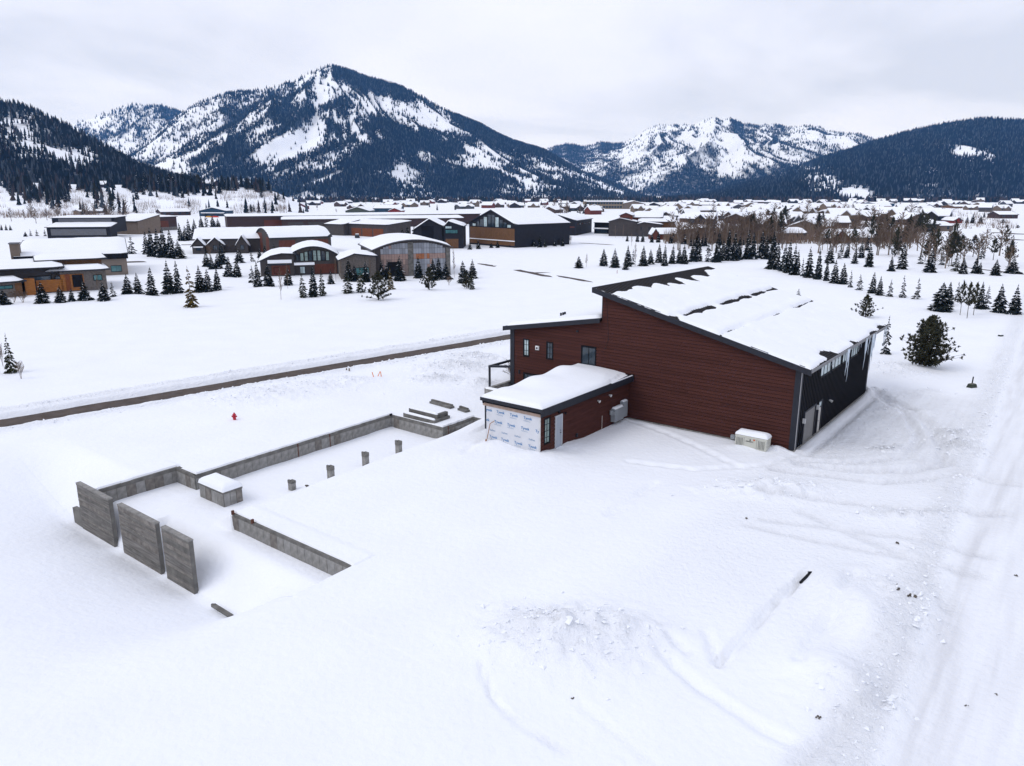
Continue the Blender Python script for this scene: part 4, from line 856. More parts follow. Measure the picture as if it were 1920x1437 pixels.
# 7 long brown hangar row
r, L, A, B = frame('long_brown_hangar', 'very long dark brown hangar row with a snowy flat roof', (427, 428), (900, 420)); volume(r, [(0, zat(A, 407)), (22, zat(A, 405.5))], 'x', 0, L, DBROWN, over=.6, snow=.4)
for k in range(5): panel(r, FR(), 4 + k * 14.5 if k < 2 else 50 + k * 14, 15.5 + k * 14.5 if k < 2 else 58 + k * 14, .1, zat(A, 414), REDW if k % 2 else DBROWN, .12, 'hangar_door')
r, L, A, B = frame('front_brown_hangar', 'dark brown hangar in front of the long brown row, right half', (529, 428), (870, 424)); volume(r, [(0, zat(A, 412.5)), (13, zat(A, 409))], 'x', 0, L, DBROWN, over=.5, snow=.4)
for k in range(6): panel(r, FR(), 3 + k * 10.5, 11 + k * 10.5, .1, zat(A, 417), GREYB, .1, 'hangar_door')
# 8 garage with orange doors
r, L, A, B = frame('orange_door_garage', 'garage with three orange timber doors under a snowy shed roof', (621, 441), (727, 446)); volume(r, [(0, zat(A, 419)), (14, zat(A, 414))], 'x', 0, L, GREYB, over=.6, snow=.4)
for k in range(3): boards(r, FR(), L * (.38 + k * .19), L * (.38 + k * .19) + L * .17, .1, zat(A, 426), ORD, 5, 'door_board')
volume(r, [(-3.0, zat(A, 420)), (6, zat(A, 413))], 'x', -.3, L * .33, GREYB, over=.5, snow=.4, wname='annex_wall', seed=4)
# 9 barrel-vault building
r, L, A, B = frame('barrel_roof_hangar', 'brown hangar with a barrel-vaulted snowy roof and rust-red doors', (508, 477), (622, 472)); z0 = zat(A, 447); z1 = zat(A, 430); volume(r, arch(0, 15, z0, z0, (z1 - z0) * .95), 'x', 0, L, GREYB, over=.35, snow=.4)
boards(r, FR(), L * .14, L * .40, .2, zat(A, 452), REDW, 10, 'door_board'); boards(r, FR(), L * .62, L * .95, .2, zat(A, 452), REDW, 12, 'door_board'); boards(r, LS(), 1.0, 4.0, .2, 5.0, REDW, 4, 'door_board'); boards(r, LS(), 8, 13, .2, 6.0, REDW, 6, 'door_board')
# 10 brown multi-gable house
r, L, A, B = frame('brown_gabled_house', 'brown house with three snowy front gables left of the barrel-roof hangar', (362, 476), (470, 474)); q = L / 108.
volume(r, [(2, zat(A, 450)), (9, zat(A, 432)), (16, zat(A, 450))], 'x', 2 * q, L + 8, GREYB, over=.5, snow=.4)
for (c, w, zt, y0) in ((12, 22, 447.5, -1.5), (43, 30, 447.5, -.5), (94, 22, 443.5, -2.0)):
    volume(r, [((c - w / 2) * q, zat(A, 460)), (c * q, zat(A, zt)), ((c + w / 2) * q, zat(A, 460))], 'y', y0, 7, GREYB, over=.5, snow=.4, wname='gable_wall', seed=c)
    window(r, FR(y0), (c - 4) * q, (c + 4) * q, 1.0, 2.5, 2, 1, GLASS)
panel(r, FR(-1.5), 4 * q, 21 * q, zat(A, 464), zat(A, 462), SNOW, 1.0, 'canopy_snow')
# 11 curved-roof house
r, L, A, B = frame('curved_roof_house', 'low house with a wavy snowy roof and an arched band of windows behind the spruces', (490, 518), (632, 514)); q = L / 142.
volume(r, arch(56 * q, L + 4 * q, zat(A, 479), zat(A, 482), zat(A, 463) - zat(A, 478)), 'y', 0, 16, GREYB, over=.7, snow=.45, seed=2); volume(r, [(0, zat(A, 490)), (20 * q, zat(A, 481)), (40 * q, zat(A, 477)), (62 * q, zat(A, 478))], 'y', -1.0, 13, GREYB, over=.6, snow=.45, wname='left_wall', seed=3)
for k in range(8):
    u0 = (66 + k * 8) * q; t = (u0 / q - 56) / 90.; zt = zat(A, 484) + (zat(A, 467) - zat(A, 484)) * 4 * t * (1 - t) * .75; window(r, FR(), u0, u0 + 7.2 * q, zat(A, 492), max(zt, zat(A, 488)), 1, 2, GLASS_G if k % 3 else GLASS, .1)
panel(r, FR(-1.0), 14 * q, 58 * q, zat(A, 493), zat(A, 487.5), SNOW, 1.6, 'balcony_snow'); boards(r, lambda u, z, off: (u, -2.62 - off, z), 14 * q, 58 * q, zat(A, 497), zat(A, 493.5), CHAR, 22, 'baluster', .04)
panel(r, FR(), 62 * q, 100 * q, zat(A, 498), zat(A, 494), SNOW, 1.8, 'canopy_snow'); panel(r, FR(-1.0), 20 * q, 54 * q, .2, zat(A, 498), REDW, .06, 'cladding'); panel(r, FR(), 100 * q, L, .2, zat(A, 498), REDW, .06, 'cladding')
window(r, FR(-1.0), 24 * q, 34 * q, .5, zat(A, 501), 2, 1, GLASS_T); window(r, FR(), 72 * q, 82 * q, .3, zat(A, 502), 2, 1, GLASS_W)
# 12 panelled arch-roof hangar
r, L, A, B = frame('panelled_arch_hangar', 'hangar with a shallow arched snowy roof and a patchwork of pale and copper metal panels', (703, 520), (845, 515)); z0, z1 = zat(A, 469), zat(B, 463); rise = zat(A, 452.5) - (z0 + z1) / 2; top = arch(0, L, z0, z1, rise); f = top_fn(top)
volume(r, top, 'y', 0, 21, GREYB, over=.6, snow=.4, roof=mk('grey_roof_edge', (.085, .085, .09), .6))
pw = L / 27.5; rnd = random.Random(5)
for k in range(24):
    if k in (10, 11): continue
    u0 = L * .085 + k * (L * .85 / 24); u1 = u0 + L * .85 / 24 - .05; j = 0; zz = .2; ph = 1.18
    while True:
        zt = min(zz + ph - .05, float(f((u0 + u1) / 2)) - .35)
        if zt - zz < .3: break
        row = int((zz) / ph); m_ = METP[0] if rnd.random() < .5 else METP[1]
        if row in (3,): m_ = METP[2]
        if row == 3 and 13 <= k <= 17: m_ = METP[3]
        if row < 3 and k < 11: m_ = METP[4] if rnd.random() < .7 else METP[2]
        if rnd.random() < .08: m_ = METP[2]
        panel(r, FR(), u0, u1, zz, zt, m_, .05, 'metal_panel'); zz += ph
for k in (10, 0): panel(r, FR(), L * .085 + k * (L * .85 / 24) - (L * .08 if k == 0 else 0), L * .085 + (k + 2) * (L * .85 / 24) - (L * .075 + L * .85 / 12 if k == 0 else .06), 0, float(f(L * .45 if k else .5)) - .3, CONC_D, .12, 'pilaster')
panel(r, FR(), L * .945, L - .05, 0, z1 - .1, CONC_D, .1, 'pilaster'); panel(r, FR(), L * .17, L * .33, .2, 3.2, BLACK, .09, 'doorway')
for u in (3, 9, 15): window(r, LS(), u, u + 2.2, 2, 4, 1, 1, GLASS)
# 13 lower link with curved roof
r, L, A, B = frame('curved_link_house', 'low stone link with a drooping snowy roof between wavy house and panelled hangar', (640, 524), (706, 522)); volume(r, [(0, zat(A, 488)), (L * .4, zat(A, 478)), (L * .75, zat(A, 481)), (L, zat(A, 483))], 'y', 0, 9, STONE, over=.6, snow=.45); window(r, FR(), 3, 6, .6, 2.4, 2, 1, GLASS_T)
# 14 grey two-tier hangar, left
r, L, A, B = frame('grey_tiered_hangar', 'grey corrugated hangar with two snowy tiers and black end fins', (90, 448), (208, 447)); volume(r, [(0, zat(A, 427)), (8, zat(A, 421.5))], 'x', 0, L, CHARW, over=.6, snow=.5); volume(r, [(8, zat(A, 411)), (22, zat(A, 409.5))], 'x', -.8, L - .5, CHARW, over=.5, snow=.4, base=2, wname='upper_wall', seed=3)
boards(r, FR(), L * .06, L * .94, zat(A, 442), zat(A, 430), GREYC, 30, 'cladding_sheet'); boards(r, FR(8.0), L * .07, L * .93, zat(A, 420), zat(A, 411.5), GREYC, 30, 'cladding_sheet')
# 15 tan block and brown hangar behind
r, L, A, B = frame('tan_panel_building', 'tan building with vertical panels beside the grey tiered hangar', (206, 439), (261, 440)); volume(r, [(0, zat(A, 415)), (14, zat(A, 404))], 'x', 0, L, TAN, over=.6, snow=.45); boards(r, FR(), .5, L - .5, .3, zat(A, 417), TAN, 9, 'cladding_board'); [window(r, FR(), u, u + 1.4, 1, 4, 1, 1, GLASS) for u in (4, 8)]
r, L, A, B = frame('brown_left_hangar', 'dark brown flat-roofed hangar with two wide doors right of the tan panel building', (250, 436), (333, 431)); volume(r, [(0, zat(A, 410)), (18, zat(A, 408))], 'x', 0, L, DBROWN, over=.5, snow=.4); [panel(r, FR(), u * L, (u + .3) * L, .1, zat(A, 417), REDW, .08, 'hangar_door') for u in (.14, .5)]; panel(r, FR(), 0, L, 0, 1.6, CONC_D, .1, 'plinth')
# 16 beige hall
r, L, A, B = frame('beige_hall', 'beige hall with a deep snow-covered roof and dark eave behind the timber house', (36, 524), (241, 515)); ze = zat(B, 477); volume(r, [(0, ze), (24, 6.6)], 'x', 0, L, BEIGE, over=.5, snow=.5, th=.3); MB().box(-.3, L + .35, -.62, -.50, ze - .9, ze + .12).build('eave_band', BLACK, r)
MB().box(-.8, .9, -.3, 3, -.5, zat(A, 458)).build('chimney', TAN, r); MB().box(-.95, 1.05, -.45, 3.1, zat(A, 458), zat(A, 456)).build('chimney_cap', GREYC, r); window(r, FR(), L - 3.4, L - 1.2, zat(B, 509), zat(B, 497), 2, 1, GLASS_T)
# 17 timber and charcoal house
r, L, A, B = frame('orange_timber_house', 'low modern house with bright orange timber walls and thick snow on flat roofs', (54, 552), (170, 545)); q = L / 116.
zt = zat(A, 505); volume(r, [(0, zt), (12, zt + .25)], 'x', -5, 62 * q, mk('charcoal_render', (.035, .033, .036), .8, .1, 1), over=.9, snow=.5); boards(r, lambda u, z, off: (u, 0 - off, z), 1.5, 62 * q, .2, zat(A, 536), ORW, 2, 'timber_course'); zb = .2
for k in range(7): panel(r, FR(), 1.4, 66 * q, zb + k * .32, zb + k * .32 + .30, ORW, .10 + .02 * (k % 2), 'timber_board')
window(r, FR(-.02), 4 * q, 46 * q, zat(A, 531), zat(A, 519), 3, 1, GLASS, .12); MB().box(-.4, 1.2, -1.6, .0, -.2, zat(A, 522)).build('timber_pier', ORW, r)
volume(r, [(0, zat(A, 513)), (9, zat(A, 512))], 'x', 44 * q, 150 * q, STONE, over=.8, snow=.5, wname='entry_wall', seed=6)
for k in range(9): panel(r, FR(), 62 * q, 106 * q, .2 + k * .34, .2 + k * .34 + .32, ORW, .10 + .02 * (k % 2), 'timber_board')
window(r, FR(-.12), 52 * q, 62 * q, zat(A, 527), zat(A, 521), 2, 1, GLASS); panel(r, FR(-.12), 71 * q, 80 * q, .2, zat(A, 518), ORD, .05, 'door'); panel(r, FR(-.12), 84 * q, 104 * q, .8, zat(A, 520), BLACK, .04, 'porch_opening')
window(r, FR(-.05), 150 * q - 2.2, 150 * q - .7, zat(B, 527), zat(B, 516), 1, 1, GLASS_T); volume(r, [(6, zat(A, 496)), (14, zat(A, 496) + .2)], 'x', 30 * q, 150 * q, WOODB, over=1.0, snow=.45, base=2, wname='upper_wall', seed=8)
MB().box(-8, -6.6, 5, 6.4, 2, zat(A, 487)).build('chimney', STONE, r); MB().box(-8.2, -6.4, 4.8, 6.6, zat(A, 487), zat(A, 485)).build('chimney_cap', BLACK, r)
# 18 stone cottage at the left edge
r, L, A, B = frame('stone_cottage', 'stone house end with a rounded snow roof at the left edge of the view', (-45, 563), (44, 555)); volume(r, [(0, zat(B, 528)), (9, zat(B, 524))], 'x', 0, L, STONE, over=.7, snow=.6); window(r, FR(), L - 4.0, L - 1.4, zat(B, 540), zat(B, 533), 2, 1, GLASS_T); panel(r, FR(), L - 1.1, L, .1, zat(B, 530), WOODB, .05, 'corner_cladding')
# 19 farther single buildings
def gable_house(name, label, A_, B_, zt, ze, depth, mat, ridge='x', cat='building', wn_=2, group=None, seed=0):
    r, L, A, B = frame(name, label, A_, B_, cat, group); e_, p_ = zat(A, ze), zat(A, zt)
    if ridge == 'x': volume(r, [(0, e_), (depth / 2, p_), (depth, e_)], 'x', 0, L, mat, over=.5, snow=.4, seed=seed)
    else: volume(r, [(0, e_), (L / 2, p_), (L, e_)], 'y', 0, depth, mat, over=.5, snow=.4, seed=seed)
    for k in range(wn_): window(r, FR(), L * (k + .35) / wn_, L * (k + .35) / wn_ + min(2.0, L * .12), 1.0, 2.5, 1, 1, GLASS)
    return r, L, A
r, L, A = gable_house('blue_house', 'dark blue house with a broad white gable near the foot of the bluff', (374, 406), (424, 406), 390, 396, 16, DBLUE, 'y', wn_=3); panel(r, FR(), L * .1, L * .95, zat(A, 400), zat(A, 398.5), SNOW, 2, 'porch_snow')
gable_house('brown_row_house', 'dark brown row house with several small gables at the foot of the bluff', (302, 405), (358, 404), 393, 398, 13, DBROWN, 'x', wn_=4)
gable_house('tan_long_house', 'long low tan building below the wooded slope, left one of two', (150, 404), (200, 403), 394.5, 397, 14, TAN, 'x', wn_=5); gable_house('tan_long_house', 'long low tan building below the wooded slope, right one of two', (207, 402), (258, 401), 391, 394, 14, TAN, 'x', wn_=5)
r, L, A = gable_house('hotel', 'three-storey cream hotel with a long snowy roof in the distant town', (1096, 392.5), (1168, 392.5), 376, 379, 22, mk('cream_render', (.24, .19, .13), .85), 'x', wn_=0)
for fl in range(3):
    for k in range(13): window(r, FR(), L * (.05 + k * .072), L * (.05 + k * .072) + 2.6, 1.2 + fl * 4.2, 3.6 + fl * 4.2, 1, 1, GLASS, .2)
volume(r, [(L, zat(A, 382)), (L + 12, zat(A, 377.5)), (L + 25, zat(A, 383))], 'y', -2, 18, TAN, over=.6, snow=.5, wname='annex_wall')
r, L, A = gable_house('green_red_house', 'olive house with a red gable trim behind the long hangar roof', (648, 404), (692, 404), 389, 396, 26, OLIVE, 'y', wn_=2)
gable_house('red_barn', 'bright red gabled barn behind the long hangar roof', (728, 404), (752, 404), 391, 396, 22, RUSTW, 'y', wn_=1); gable_house('navy_house', 'dark navy house with a white roof behind the long hangar roof', (700, 399), (752, 399), 385.5, 391, 18, DBLUE, 'x', wn_=3)
for i, (a0, a1, b, zt, ze, rd, m_, lb) in enumerate(((1457, 1512, 451, 430, 438, 'x', GREYB, 'grey-brown house with a wide snowy roof above the dense spruce row'), (1562, 1592, 456, 433, 447, 'y', REDW, 'rust-red gable house behind the bare trees'), (1594, 1640, 455, 434, 446, 'x', TAN, 'tan low wing with snowy roof right of the rust-red gable house'), (1634, 1668, 453, 431, 443, 'y', GREYB, 'grey-brown gable house among the tan bare trees'), (1664, 1702, 452, 430, 443, 'y', TAN, 'tan gable house with a white roof beside the tall dark pines'), (1731, 1760, 435, 414, 421, 'x', GREYB, 'brown long house with snowy roof at the edge of the white field'), (1752, 1786, 434, 418, 424, 'x', TAN, 'tan house end facing the white field'), (1678, 1706, 421, 407, 413, 'x', TAN, 'tan house with broad white roof in the middle of the right-hand town'), (1722, 1742, 417, 400, 408, 'y', WOODB, 'brown timber gable standing above the white roofs'), (1788, 1804, 419, 409, 414, 'y', RUSTW, 'small dark red shed in the white field'), (1873, 1908, 410, 398, 403, 'x', DBROWN, 'dark brown long house alone in the far right field'), (1590, 1606, 415, 405, 410, 'y', WOODB, 'small orange-brown gable in the right-hand town'), (1610, 1640, 414, 402, 407, 'x', TAN, 'tan row house with long white roof in the right-hand town'), (1512, 1530, 410, 398, 404, 'y', REDW, 'rusty gable among white roofs above the dense bare trees'), (1538, 1556, 415, 402, 409, 'y', WOODB, 'warm brown gable left of the tan row house'), (1020, 1040, 408, 396, 402, 'y', WOODB, 'tan-brown gable house peeping above the black hangar roofs'), (1638, 1677, 388, 380, 382, 'x', DBLUE, 'long dark blue shed at the foot of the right-hand mountain'), (1790, 1826, 391, 385, 388, 'x', WOODB, 'long brown shed with a white roof at the far right'), (1838, 1872, 390, 384, 387, 'x', GREYC, 'long pale grey shed at the far right'))):
    gable_house('town_house', lb, (a0, b), (a1, b), zt, ze, 14 if b > 400 else 30, m_, rd, 'house', 2 if b > 405 else 0, 'named town houses', i)
# 20 the rest of the town, too far to tell apart: one wall-and-roof mesh each
HM = {'brown': mk('far_brown', (.075, .05, .038), .9), 'tan': mk('far_tan', (.15, .115, .085), .9), 'grey': mk('far_grey', (.07, .07, .075), .9), 'dark': mk('far_dark', (.028, .026, .03), .9), 'red': mk('far_red', (.13, .035, .025), .9)}
def far_mesh(col, w, d, h, rise, cross):
    mb = MB(); mb.prism([(0, -1.0), (0, h), (d / 2, h + rise), (d, h), (d, -1.0)], 'x', -w / 2, w / 2, 0)
    s = .35; mb.prism([(-.7, h - .4), (d / 2, h + rise - .02), (d + .7, h - .4), (d + .7, h), (d / 2, h + rise + s + .3), (-.7, h)], 'x', -w / 2 - .6, w / 2 + .6, 1)
    if cross:
        mb.prism([(-w * .2, -1.0), (-w * .2, h * .95), (0, h + rise * .8), (w * .2, h * .95), (w * .2, -1.0)], 'y', -2.2, d / 2, 0); mb.prism([(-w * .2 - .5, h * .95 - .3), (0, h + rise * .8 - .02), (w * .2 + .5, h * .95 - .3), (w * .2 + .5, h * .95 + .1), (0, h + rise * .8 + .5), (-w * .2 - .5, h * .95 + .1)], 'y', -2.9, d / 2, 1)
        mb.box(-w * .42, -w * .28, -.06, .02, 1.0, 2.6, 2); mb.box(w * .26, w * .42, -.06, .02, .2, 2.8, 2)
    return mb.mesh('far_house', [HM[col], SNOW_FAR, GLASS])
protos = [(c, far_mesh(c, w, d, h, ri, cr_)) for c, w, d, h, ri, cr_ in (('brown', 14, 11, 3.4, 2.6, True), ('tan', 16, 12, 3.2, 2.4, True), ('grey', 13, 11, 4.2, 2.6, False), ('dark', 18, 13, 3.6, 2.8, True), ('red', 13, 10, 3.4, 2.6, False), ('brown', 20, 12, 3.2, 2.2, False), ('tan', 12, 10, 5.2, 2.6, True), ('grey', 22, 14, 3.2, 2.2, True))]
rnd = random.Random(11); placed = []
def zone(n, x0, x1, y0, y1, where, cols=None):
    k = 0; tries = 0
    while k < n and tries < n * 60:
        tries += 1; x = rnd.uniform(x0, x1); y = y0 + (y1 - y0) * rnd.random() ** 1.0; P0 = up(x, y)
        if any((P0[0] - q_[0]) ** 2 + (P0[1] - q_[1]) ** 2 < 22 ** 2 for q_ in placed): continue
        placed.append(P0); c, me = rnd.choice(protos); o = link('far_house', me, None, (P0[0], P0[1], gh(P0[0], P0[1])), rnd.choice((0, 0, R(90), R(25), R(-30), R(60))) + rnd.uniform(-.2, .2)); s_ = rnd.uniform(.8, 1.2); o.scale = (s_, s_, rnd.uniform(.85, 1.15))
        tag(o, 'small far %s house with snowy gable roof %s' % (c, where), 'house', 'far town houses'); k += 1
zone(62, 1240, 1920, 380, 398, 'below the right-hand mountain'); zone(62, 1240, 1750, 392, 422, 'in the nearer right-hand town'); zone(40, 560, 1095, 379, 394, 'behind the long hangar roof'); zone(14, 1000, 1240, 386, 404, 'around the cream hotel'); zone(8, 1440, 1560, 420, 436, 'just behind the bare trees')

# 21 a few vehicles and boats by the far garages
def car(px, py, rz, mat, label, name='parked_car', snow=True):
    P0 = up(px, py); o = empty(name, (P0[0], P0[1], gh(P0[0], P0[1])), rz); tag(o, label, 'car')
    MB().prism([(-2.3, .35), (2.3, .35), (2.3, .85), (1.2, 1.0), (-2.3, 1.0)], 'y', -.9, .9).build('body', mat, o); MB().prism([(-1.9, 1.0), (1.1, 1.0), (.5, 1.65), (-1.6, 1.65)], 'y', -.8, .8).build('cabin', GLASS, o)
    for sx in (-1.5, 1.5):
        for sy in (-.92, .72): MB().tube((sx, sy, .36), (sx, sy + .2, .36), .36, .36, 12).build('wheel', BLACK, o)
    for sy in (-.6, .6): MB().box(2.3, 2.33, sy - .18, sy + .18, .62, .8).build('headlight', GLASS_W, o)
    snow_sheet('roof_snow', o, lambda X, Y: 1.65 + 0 * X, -1.6, .5, -.78, .78, .18, 8, 8, soft=.2)
car(630, 441, R(15), RUSTW, 'dark red car with snow on its roof parked left of the orange garage doors'); car(670, 447, R(100), CHAR, 'small black car parked in front of the orange garage doors')
for px, py, c_, lb in ((392, 408, (.5, .25, .02), 'yellow upturned boat lying in the snow before the blue house'), (403, 408, (.5, .05, .03), 'red upturned boat lying in the snow before the blue house')):
    P0 = up(px, py); o = empty('upturned_boat', (P0[0], P0[1], 0), R(8)); tag(o, lb, 'boat', 'boats before the blue house'); V = []; nU, nV = 9, 7
    mb = MB(); V = [(3.2 * (2 * i / (nU - 1) - 1), .9 * math.cos(math.pi * j / (nV - 1)) * math.sqrt(max(.02, 1 - (2 * i / (nU - 1) - 1) ** 2)), 1.1 * math.sin(math.pi * j / (nV - 1)) * math.sqrt(max(.02, 1 - (2 * i / (nU - 1) - 1) ** 2))) for i in range(nU) for j in range(nV)]
    mb.add(V, [(i * nV + j, (i + 1) * nV + j, (i + 1) * nV + j + 1, i * nV + j + 1) for i in range(nU - 1) for j in range(nV - 1)]); mb.build('hull', mk('boat_paint_%d' % px, c_, .5), o, smooth=True); MB().bar((-3.0, 0, 1.0), (3.0, 0, 1.0), .08).build('keel', WOODB, o)

# ------------------------------------------------------------------ trees
BARK = mk('bark', (.055, .042, .035), .95, .3, 4); BARK_A = mk('pale_bark', (.20, .165, .135), .9, .25, 4); TWIG = mk('bare_twigs', (.17, .118, .085), .95, .25, 1)
def foliage(name, col, var=.35): return mk(name, col, .85, var, .9, spec=.1)
NEED = [foliage('spruce_dark', (.0125, .017, .0165)), foliage('spruce_blue', (.017, .024, .026)), foliage('spruce_green', (.026, .030, .014)), foliage('spruce_olive', (.085, .058, .014)), foliage('pine_green', (.045, .046, .029))]
def tri_mesh(name, V, F, mats, idx=None): return np_mesh(name, V, F, mats, idx)
def spruce_meshes(seed, w, levels=20, open_=0.0):
    """unit-height spruce: returns trunk, crown geometry and snow geometry (triangles)"""
    r = random.Random(seed); V = []; F = []; SV = []; SF = []
    tri = lambda L, G, a, b, c: (G.append((len(L), len(L) + 1, len(L) + 2)), L.extend((a, b, c)))
    for i in range(levels):
        t = (i + r.uniform(-.3, .3)) / levels; t = max(.0, t); z = .06 + .90 * t
        rad = w / 2 * (1 - t) ** .9 * r.uniform(.78, 1.1) + .012; n = max(4, int(10 * (1 - t * .55) * (1 - open_ * .45))); a0 = r.uniform(0, 6.28)
        for k in range(n):
            if r.random() < open_ * .25: continue
            a = a0 + 6.283 * (k + r.uniform(-.3, .3)) / n; R_ = rad * r.uniform(.7, 1.12); ca, sa = math.cos(a), math.sin(a)
            dz = -R_ * r.uniform(.25, .5) * (1 - t * .6); wd = R_ * r.uniform(.22, .34) + .006
            P = lambda f, s, h: np.array((ca * R_ * f - sa * wd * s, sa * R_ * f + ca * wd * s, z + dz * f * f + .05 * R_ * f + h))
            q0, qm, qt = P(.02, 0, .012), P(.55, 0, .018), P(1.0, 0, .03 * (1 - t) + .004)
            l1, r1 = P(.42, .9, -.012), P(.42, -.9, -.012); l2, r2 = P(.78, .75, -.014), P(.78, -.75, -.014); dn = P(.6, 0, -.045 * (1 - .5 * t))
            tri(V, F, q0, l1, qm); tri(V, F, q0, qm, r1); tri(V, F, qm, l2, qt); tri(V, F, qm, qt, r2); tri(V, F, q0, dn, qt); tri(V, F, l1, l2, dn); tri(V, F, r1, dn, r2)
            if r.random() < .20 - .17 * open_:
                u = .010; f0 = r.uniform(.15, .5); s0, s1, s2, s3 = P(f0, 0, u + .01), P(f0 + .25, .6, u), P(f0 + .55, 0, u + .008), P(f0 + .25, -.6, u)
                tri(SV, SF, s0, s1, s2); tri(SV, SF, s0, s2, s3)
    for k in range(5):
        a = 1.256 * k; tri(V, F, np.array((0, 0, 1.0)), np.array((.012 * math.cos(a), .012 * math.sin(a), .92)), np.array((.012 * math.cos(a + 1.2), .012 * math.sin(a + 1.2), .92)))
    return V, F, SV, SF
def pine_meshes(seed, w, lo=.12, full=1.0, tufts=90, sz=.085, pa=.72, pb=.28):
    """rounded pine: tufts of needles on limbs"""
    r = random.Random(seed); V = []; F = []; SV = []; SF = []; limbs = []
    def blob(c, s):
        for k in range(9):
            d = np.array((r.gauss(0, 1), r.gauss(0, 1), r.gauss(.25, .8))); d /= np.linalg.norm(d); e_ = np.cross(d, (r.random(), r.random(), 1.0)); e_ /= np.linalg.norm(e_)
            F.append((len(V), len(V) + 1, len(V) + 2)); V.extend((c + e_ * s * .36 - d * s * .25, c - e_ * s * .36 - d * s * .25, c + d * s * r.uniform(.8, 1.25)))
    for i in range(tufts):
        t = (i + .5) / tufts; z = lo + (1 - lo) * t; prof_ = (math.sin(math.pi * min(1, (t * pa + pb))) ** .9) * full; a = i * 2.399 + r.uniform(-.6, .6); R_ = w / 2 * prof_ * r.uniform(.5, 1.25) * (.86 + .22 * math.sin(a * 2 + t * 9 + seed) + .16 * math.sin(a * 3 - t * 15))
        base = np.array((0, 0, max(.04, z - R_ * .35))); tip = np.array((math.cos(a) * R_, math.sin(a) * R_, z)); limbs.append((base, tip))
        for f in (1.0, .72, .45): blob(base + (tip - base) * f + np.array((r.uniform(-1, 1), r.uniform(-1, 1), r.uniform(-1, 1))) * .02, (sz if f == 1 else sz * 1.1) * r.uniform(.7, 1.25))
        if r.random() < .12: c = tip + np.array((0, 0, .04)); SF.append((len(SV), len(SV) + 1, len(SV) + 2)); SV.extend((c + np.array((.03, 0, 0)), c + np.array((-.02, .03, .004)), c + np.array((-.02, -.03, .004))))
    return V, F, SV, SF, limbs
def trunk_mesh(r0, top=.95, limbs=(), mat=None, n=6):
    mb = MB(); pts = [(0, 0, -.06), (.006, .004, .3), (-.004, .003, .62), (0, 0, top)]; rs = [r0, r0 * .78, r0 * .5, r0 * .12]
    for k in range(3): mb.tube(pts[k], pts[k + 1], rs[k], rs[k + 1], n, cap=False)
    for (p, q) in limbs: mb.tube(p, q, r0 * .28, r0 * .06, 3, cap=False)
    return mb.mesh('trunk', mat or BARK)
def bare_meshes(seed, w, kind='aspen'):
    r = random.Random(seed); mb = MB(); V = []; F = []
    def twig(p, q, wd):
        d = q - p; s = np.cross(d, (r.random() - .5, r.random() - .5, .3)); s = s / (np.linalg.norm(s) + 1e-9) * wd; F.append((len(V), len(V) + 1, len(V) + 2)); V.extend((p - s, p + s, q))
        s2 = np.cross(s, d); s2 = s2 / (np.linalg.norm(s2) + 1e-9) * wd; F.append((len(V), len(V) + 1, len(V) + 2)); V.extend((p - s2, p + s2, q))
    stems = 1 if kind == 'aspen' else 5
    for s_ in range(stems):
        lean = np.array((r.uniform(-.05, .05), r.uniform(-.05, .05), 0)) if stems == 1 else np.array((r.uniform(-.5, .5) * w, r.uniform(-.5, .5) * w, 0)); top = np.array((0, 0, r.uniform(.9, 1.0))) + lean
        r0 = .017 if stems == 1 else .012; mb.tube((0, 0, -.05), top * .5, r0, r0 * .6, 5, cap=False); mb.tube(top * .5, top, r0 * .6, r0 * .1, 5, cap=False)
        nb = 40 if stems == 1 else 14
        for i in range(nb):
            t = .22 + .75 * (i + r.random()) / nb; p = top * t; a = r.uniform(0, 6.28); L = w * .62 * (1.08 - t) ** .6 * r.uniform(.6, 1.1); q = p + np.array((math.cos(a) * L * .8, math.sin(a) * L * .8, L * r.uniform(.7, 1.3)))
            mb.tube(p, q, r0 * .26 * (1.2 - t), r0 * .07, 3, cap=False)
            for j in range(9):
                f = r.uniform(.25, 1); c = p + (q - p) * f; b2 = a + r.uniform(-1.2, 1.2); l2 = L * r.uniform(.25, .5); e_ = c + np.array((math.cos(b2) * l2 * .6, math.sin(b2) * l2 * .6, l2 * .9)); twig(c, e_, .0062)
                if r.random() < .7: twig(c + (e_ - c) * .4, c + (e_ - c) * .4 + np.array((r.uniform(-1, 1), r.uniform(-1, 1), r.uniform(.4, 1.4))) * l2 * .35, .0052)
    return mb, V, F
LIB = {}
def lib_add(key, trunk, crown, snow): LIB[key] = (trunk, crown, snow)
for c, nm in enumerate(('dark', 'blue', 'green', 'olive')):
    for k in range(6 if c < 2 else 2):
        op = (0, 0, .25, .1, .4, .05)[k] if c < 2 else .75; V, F, SV, SF = spruce_meshes(100 + c * 10 + k, 1.0, 21 if c < 2 else 16, op)
        lib_add((nm, k), trunk_mesh(.02), tri_mesh('crown', V, F, NEED[c]), (tri_mesh('branch_snow', SV, SF, SNOW_FAR) if len(SF) > 1 else None))
for k in range(3):
    V, F, SV, SF = spruce_meshes(200 + k, 1.0, 17, 1.0); lib_add(('thin', k), trunk_mesh(.022), tri_mesh('crown', V, F, NEED[0]), (tri_mesh('branch_snow', SV, SF, SNOW_FAR) if len(SF) > 1 else None))
for k in range(4):
    V, F, SV, SF, limbs = pine_meshes(300 + k, 1.0, .14 if k < 3 else .09, 1, 60 if k < 3 else 300, .075 if k < 3 else .050, .72 if k < 3 else .77, .28 if k < 3 else .21); lib_add(('pine', k), trunk_mesh(.026, .9, limbs), tri_mesh('crown', V, F, NEED[4]), None)
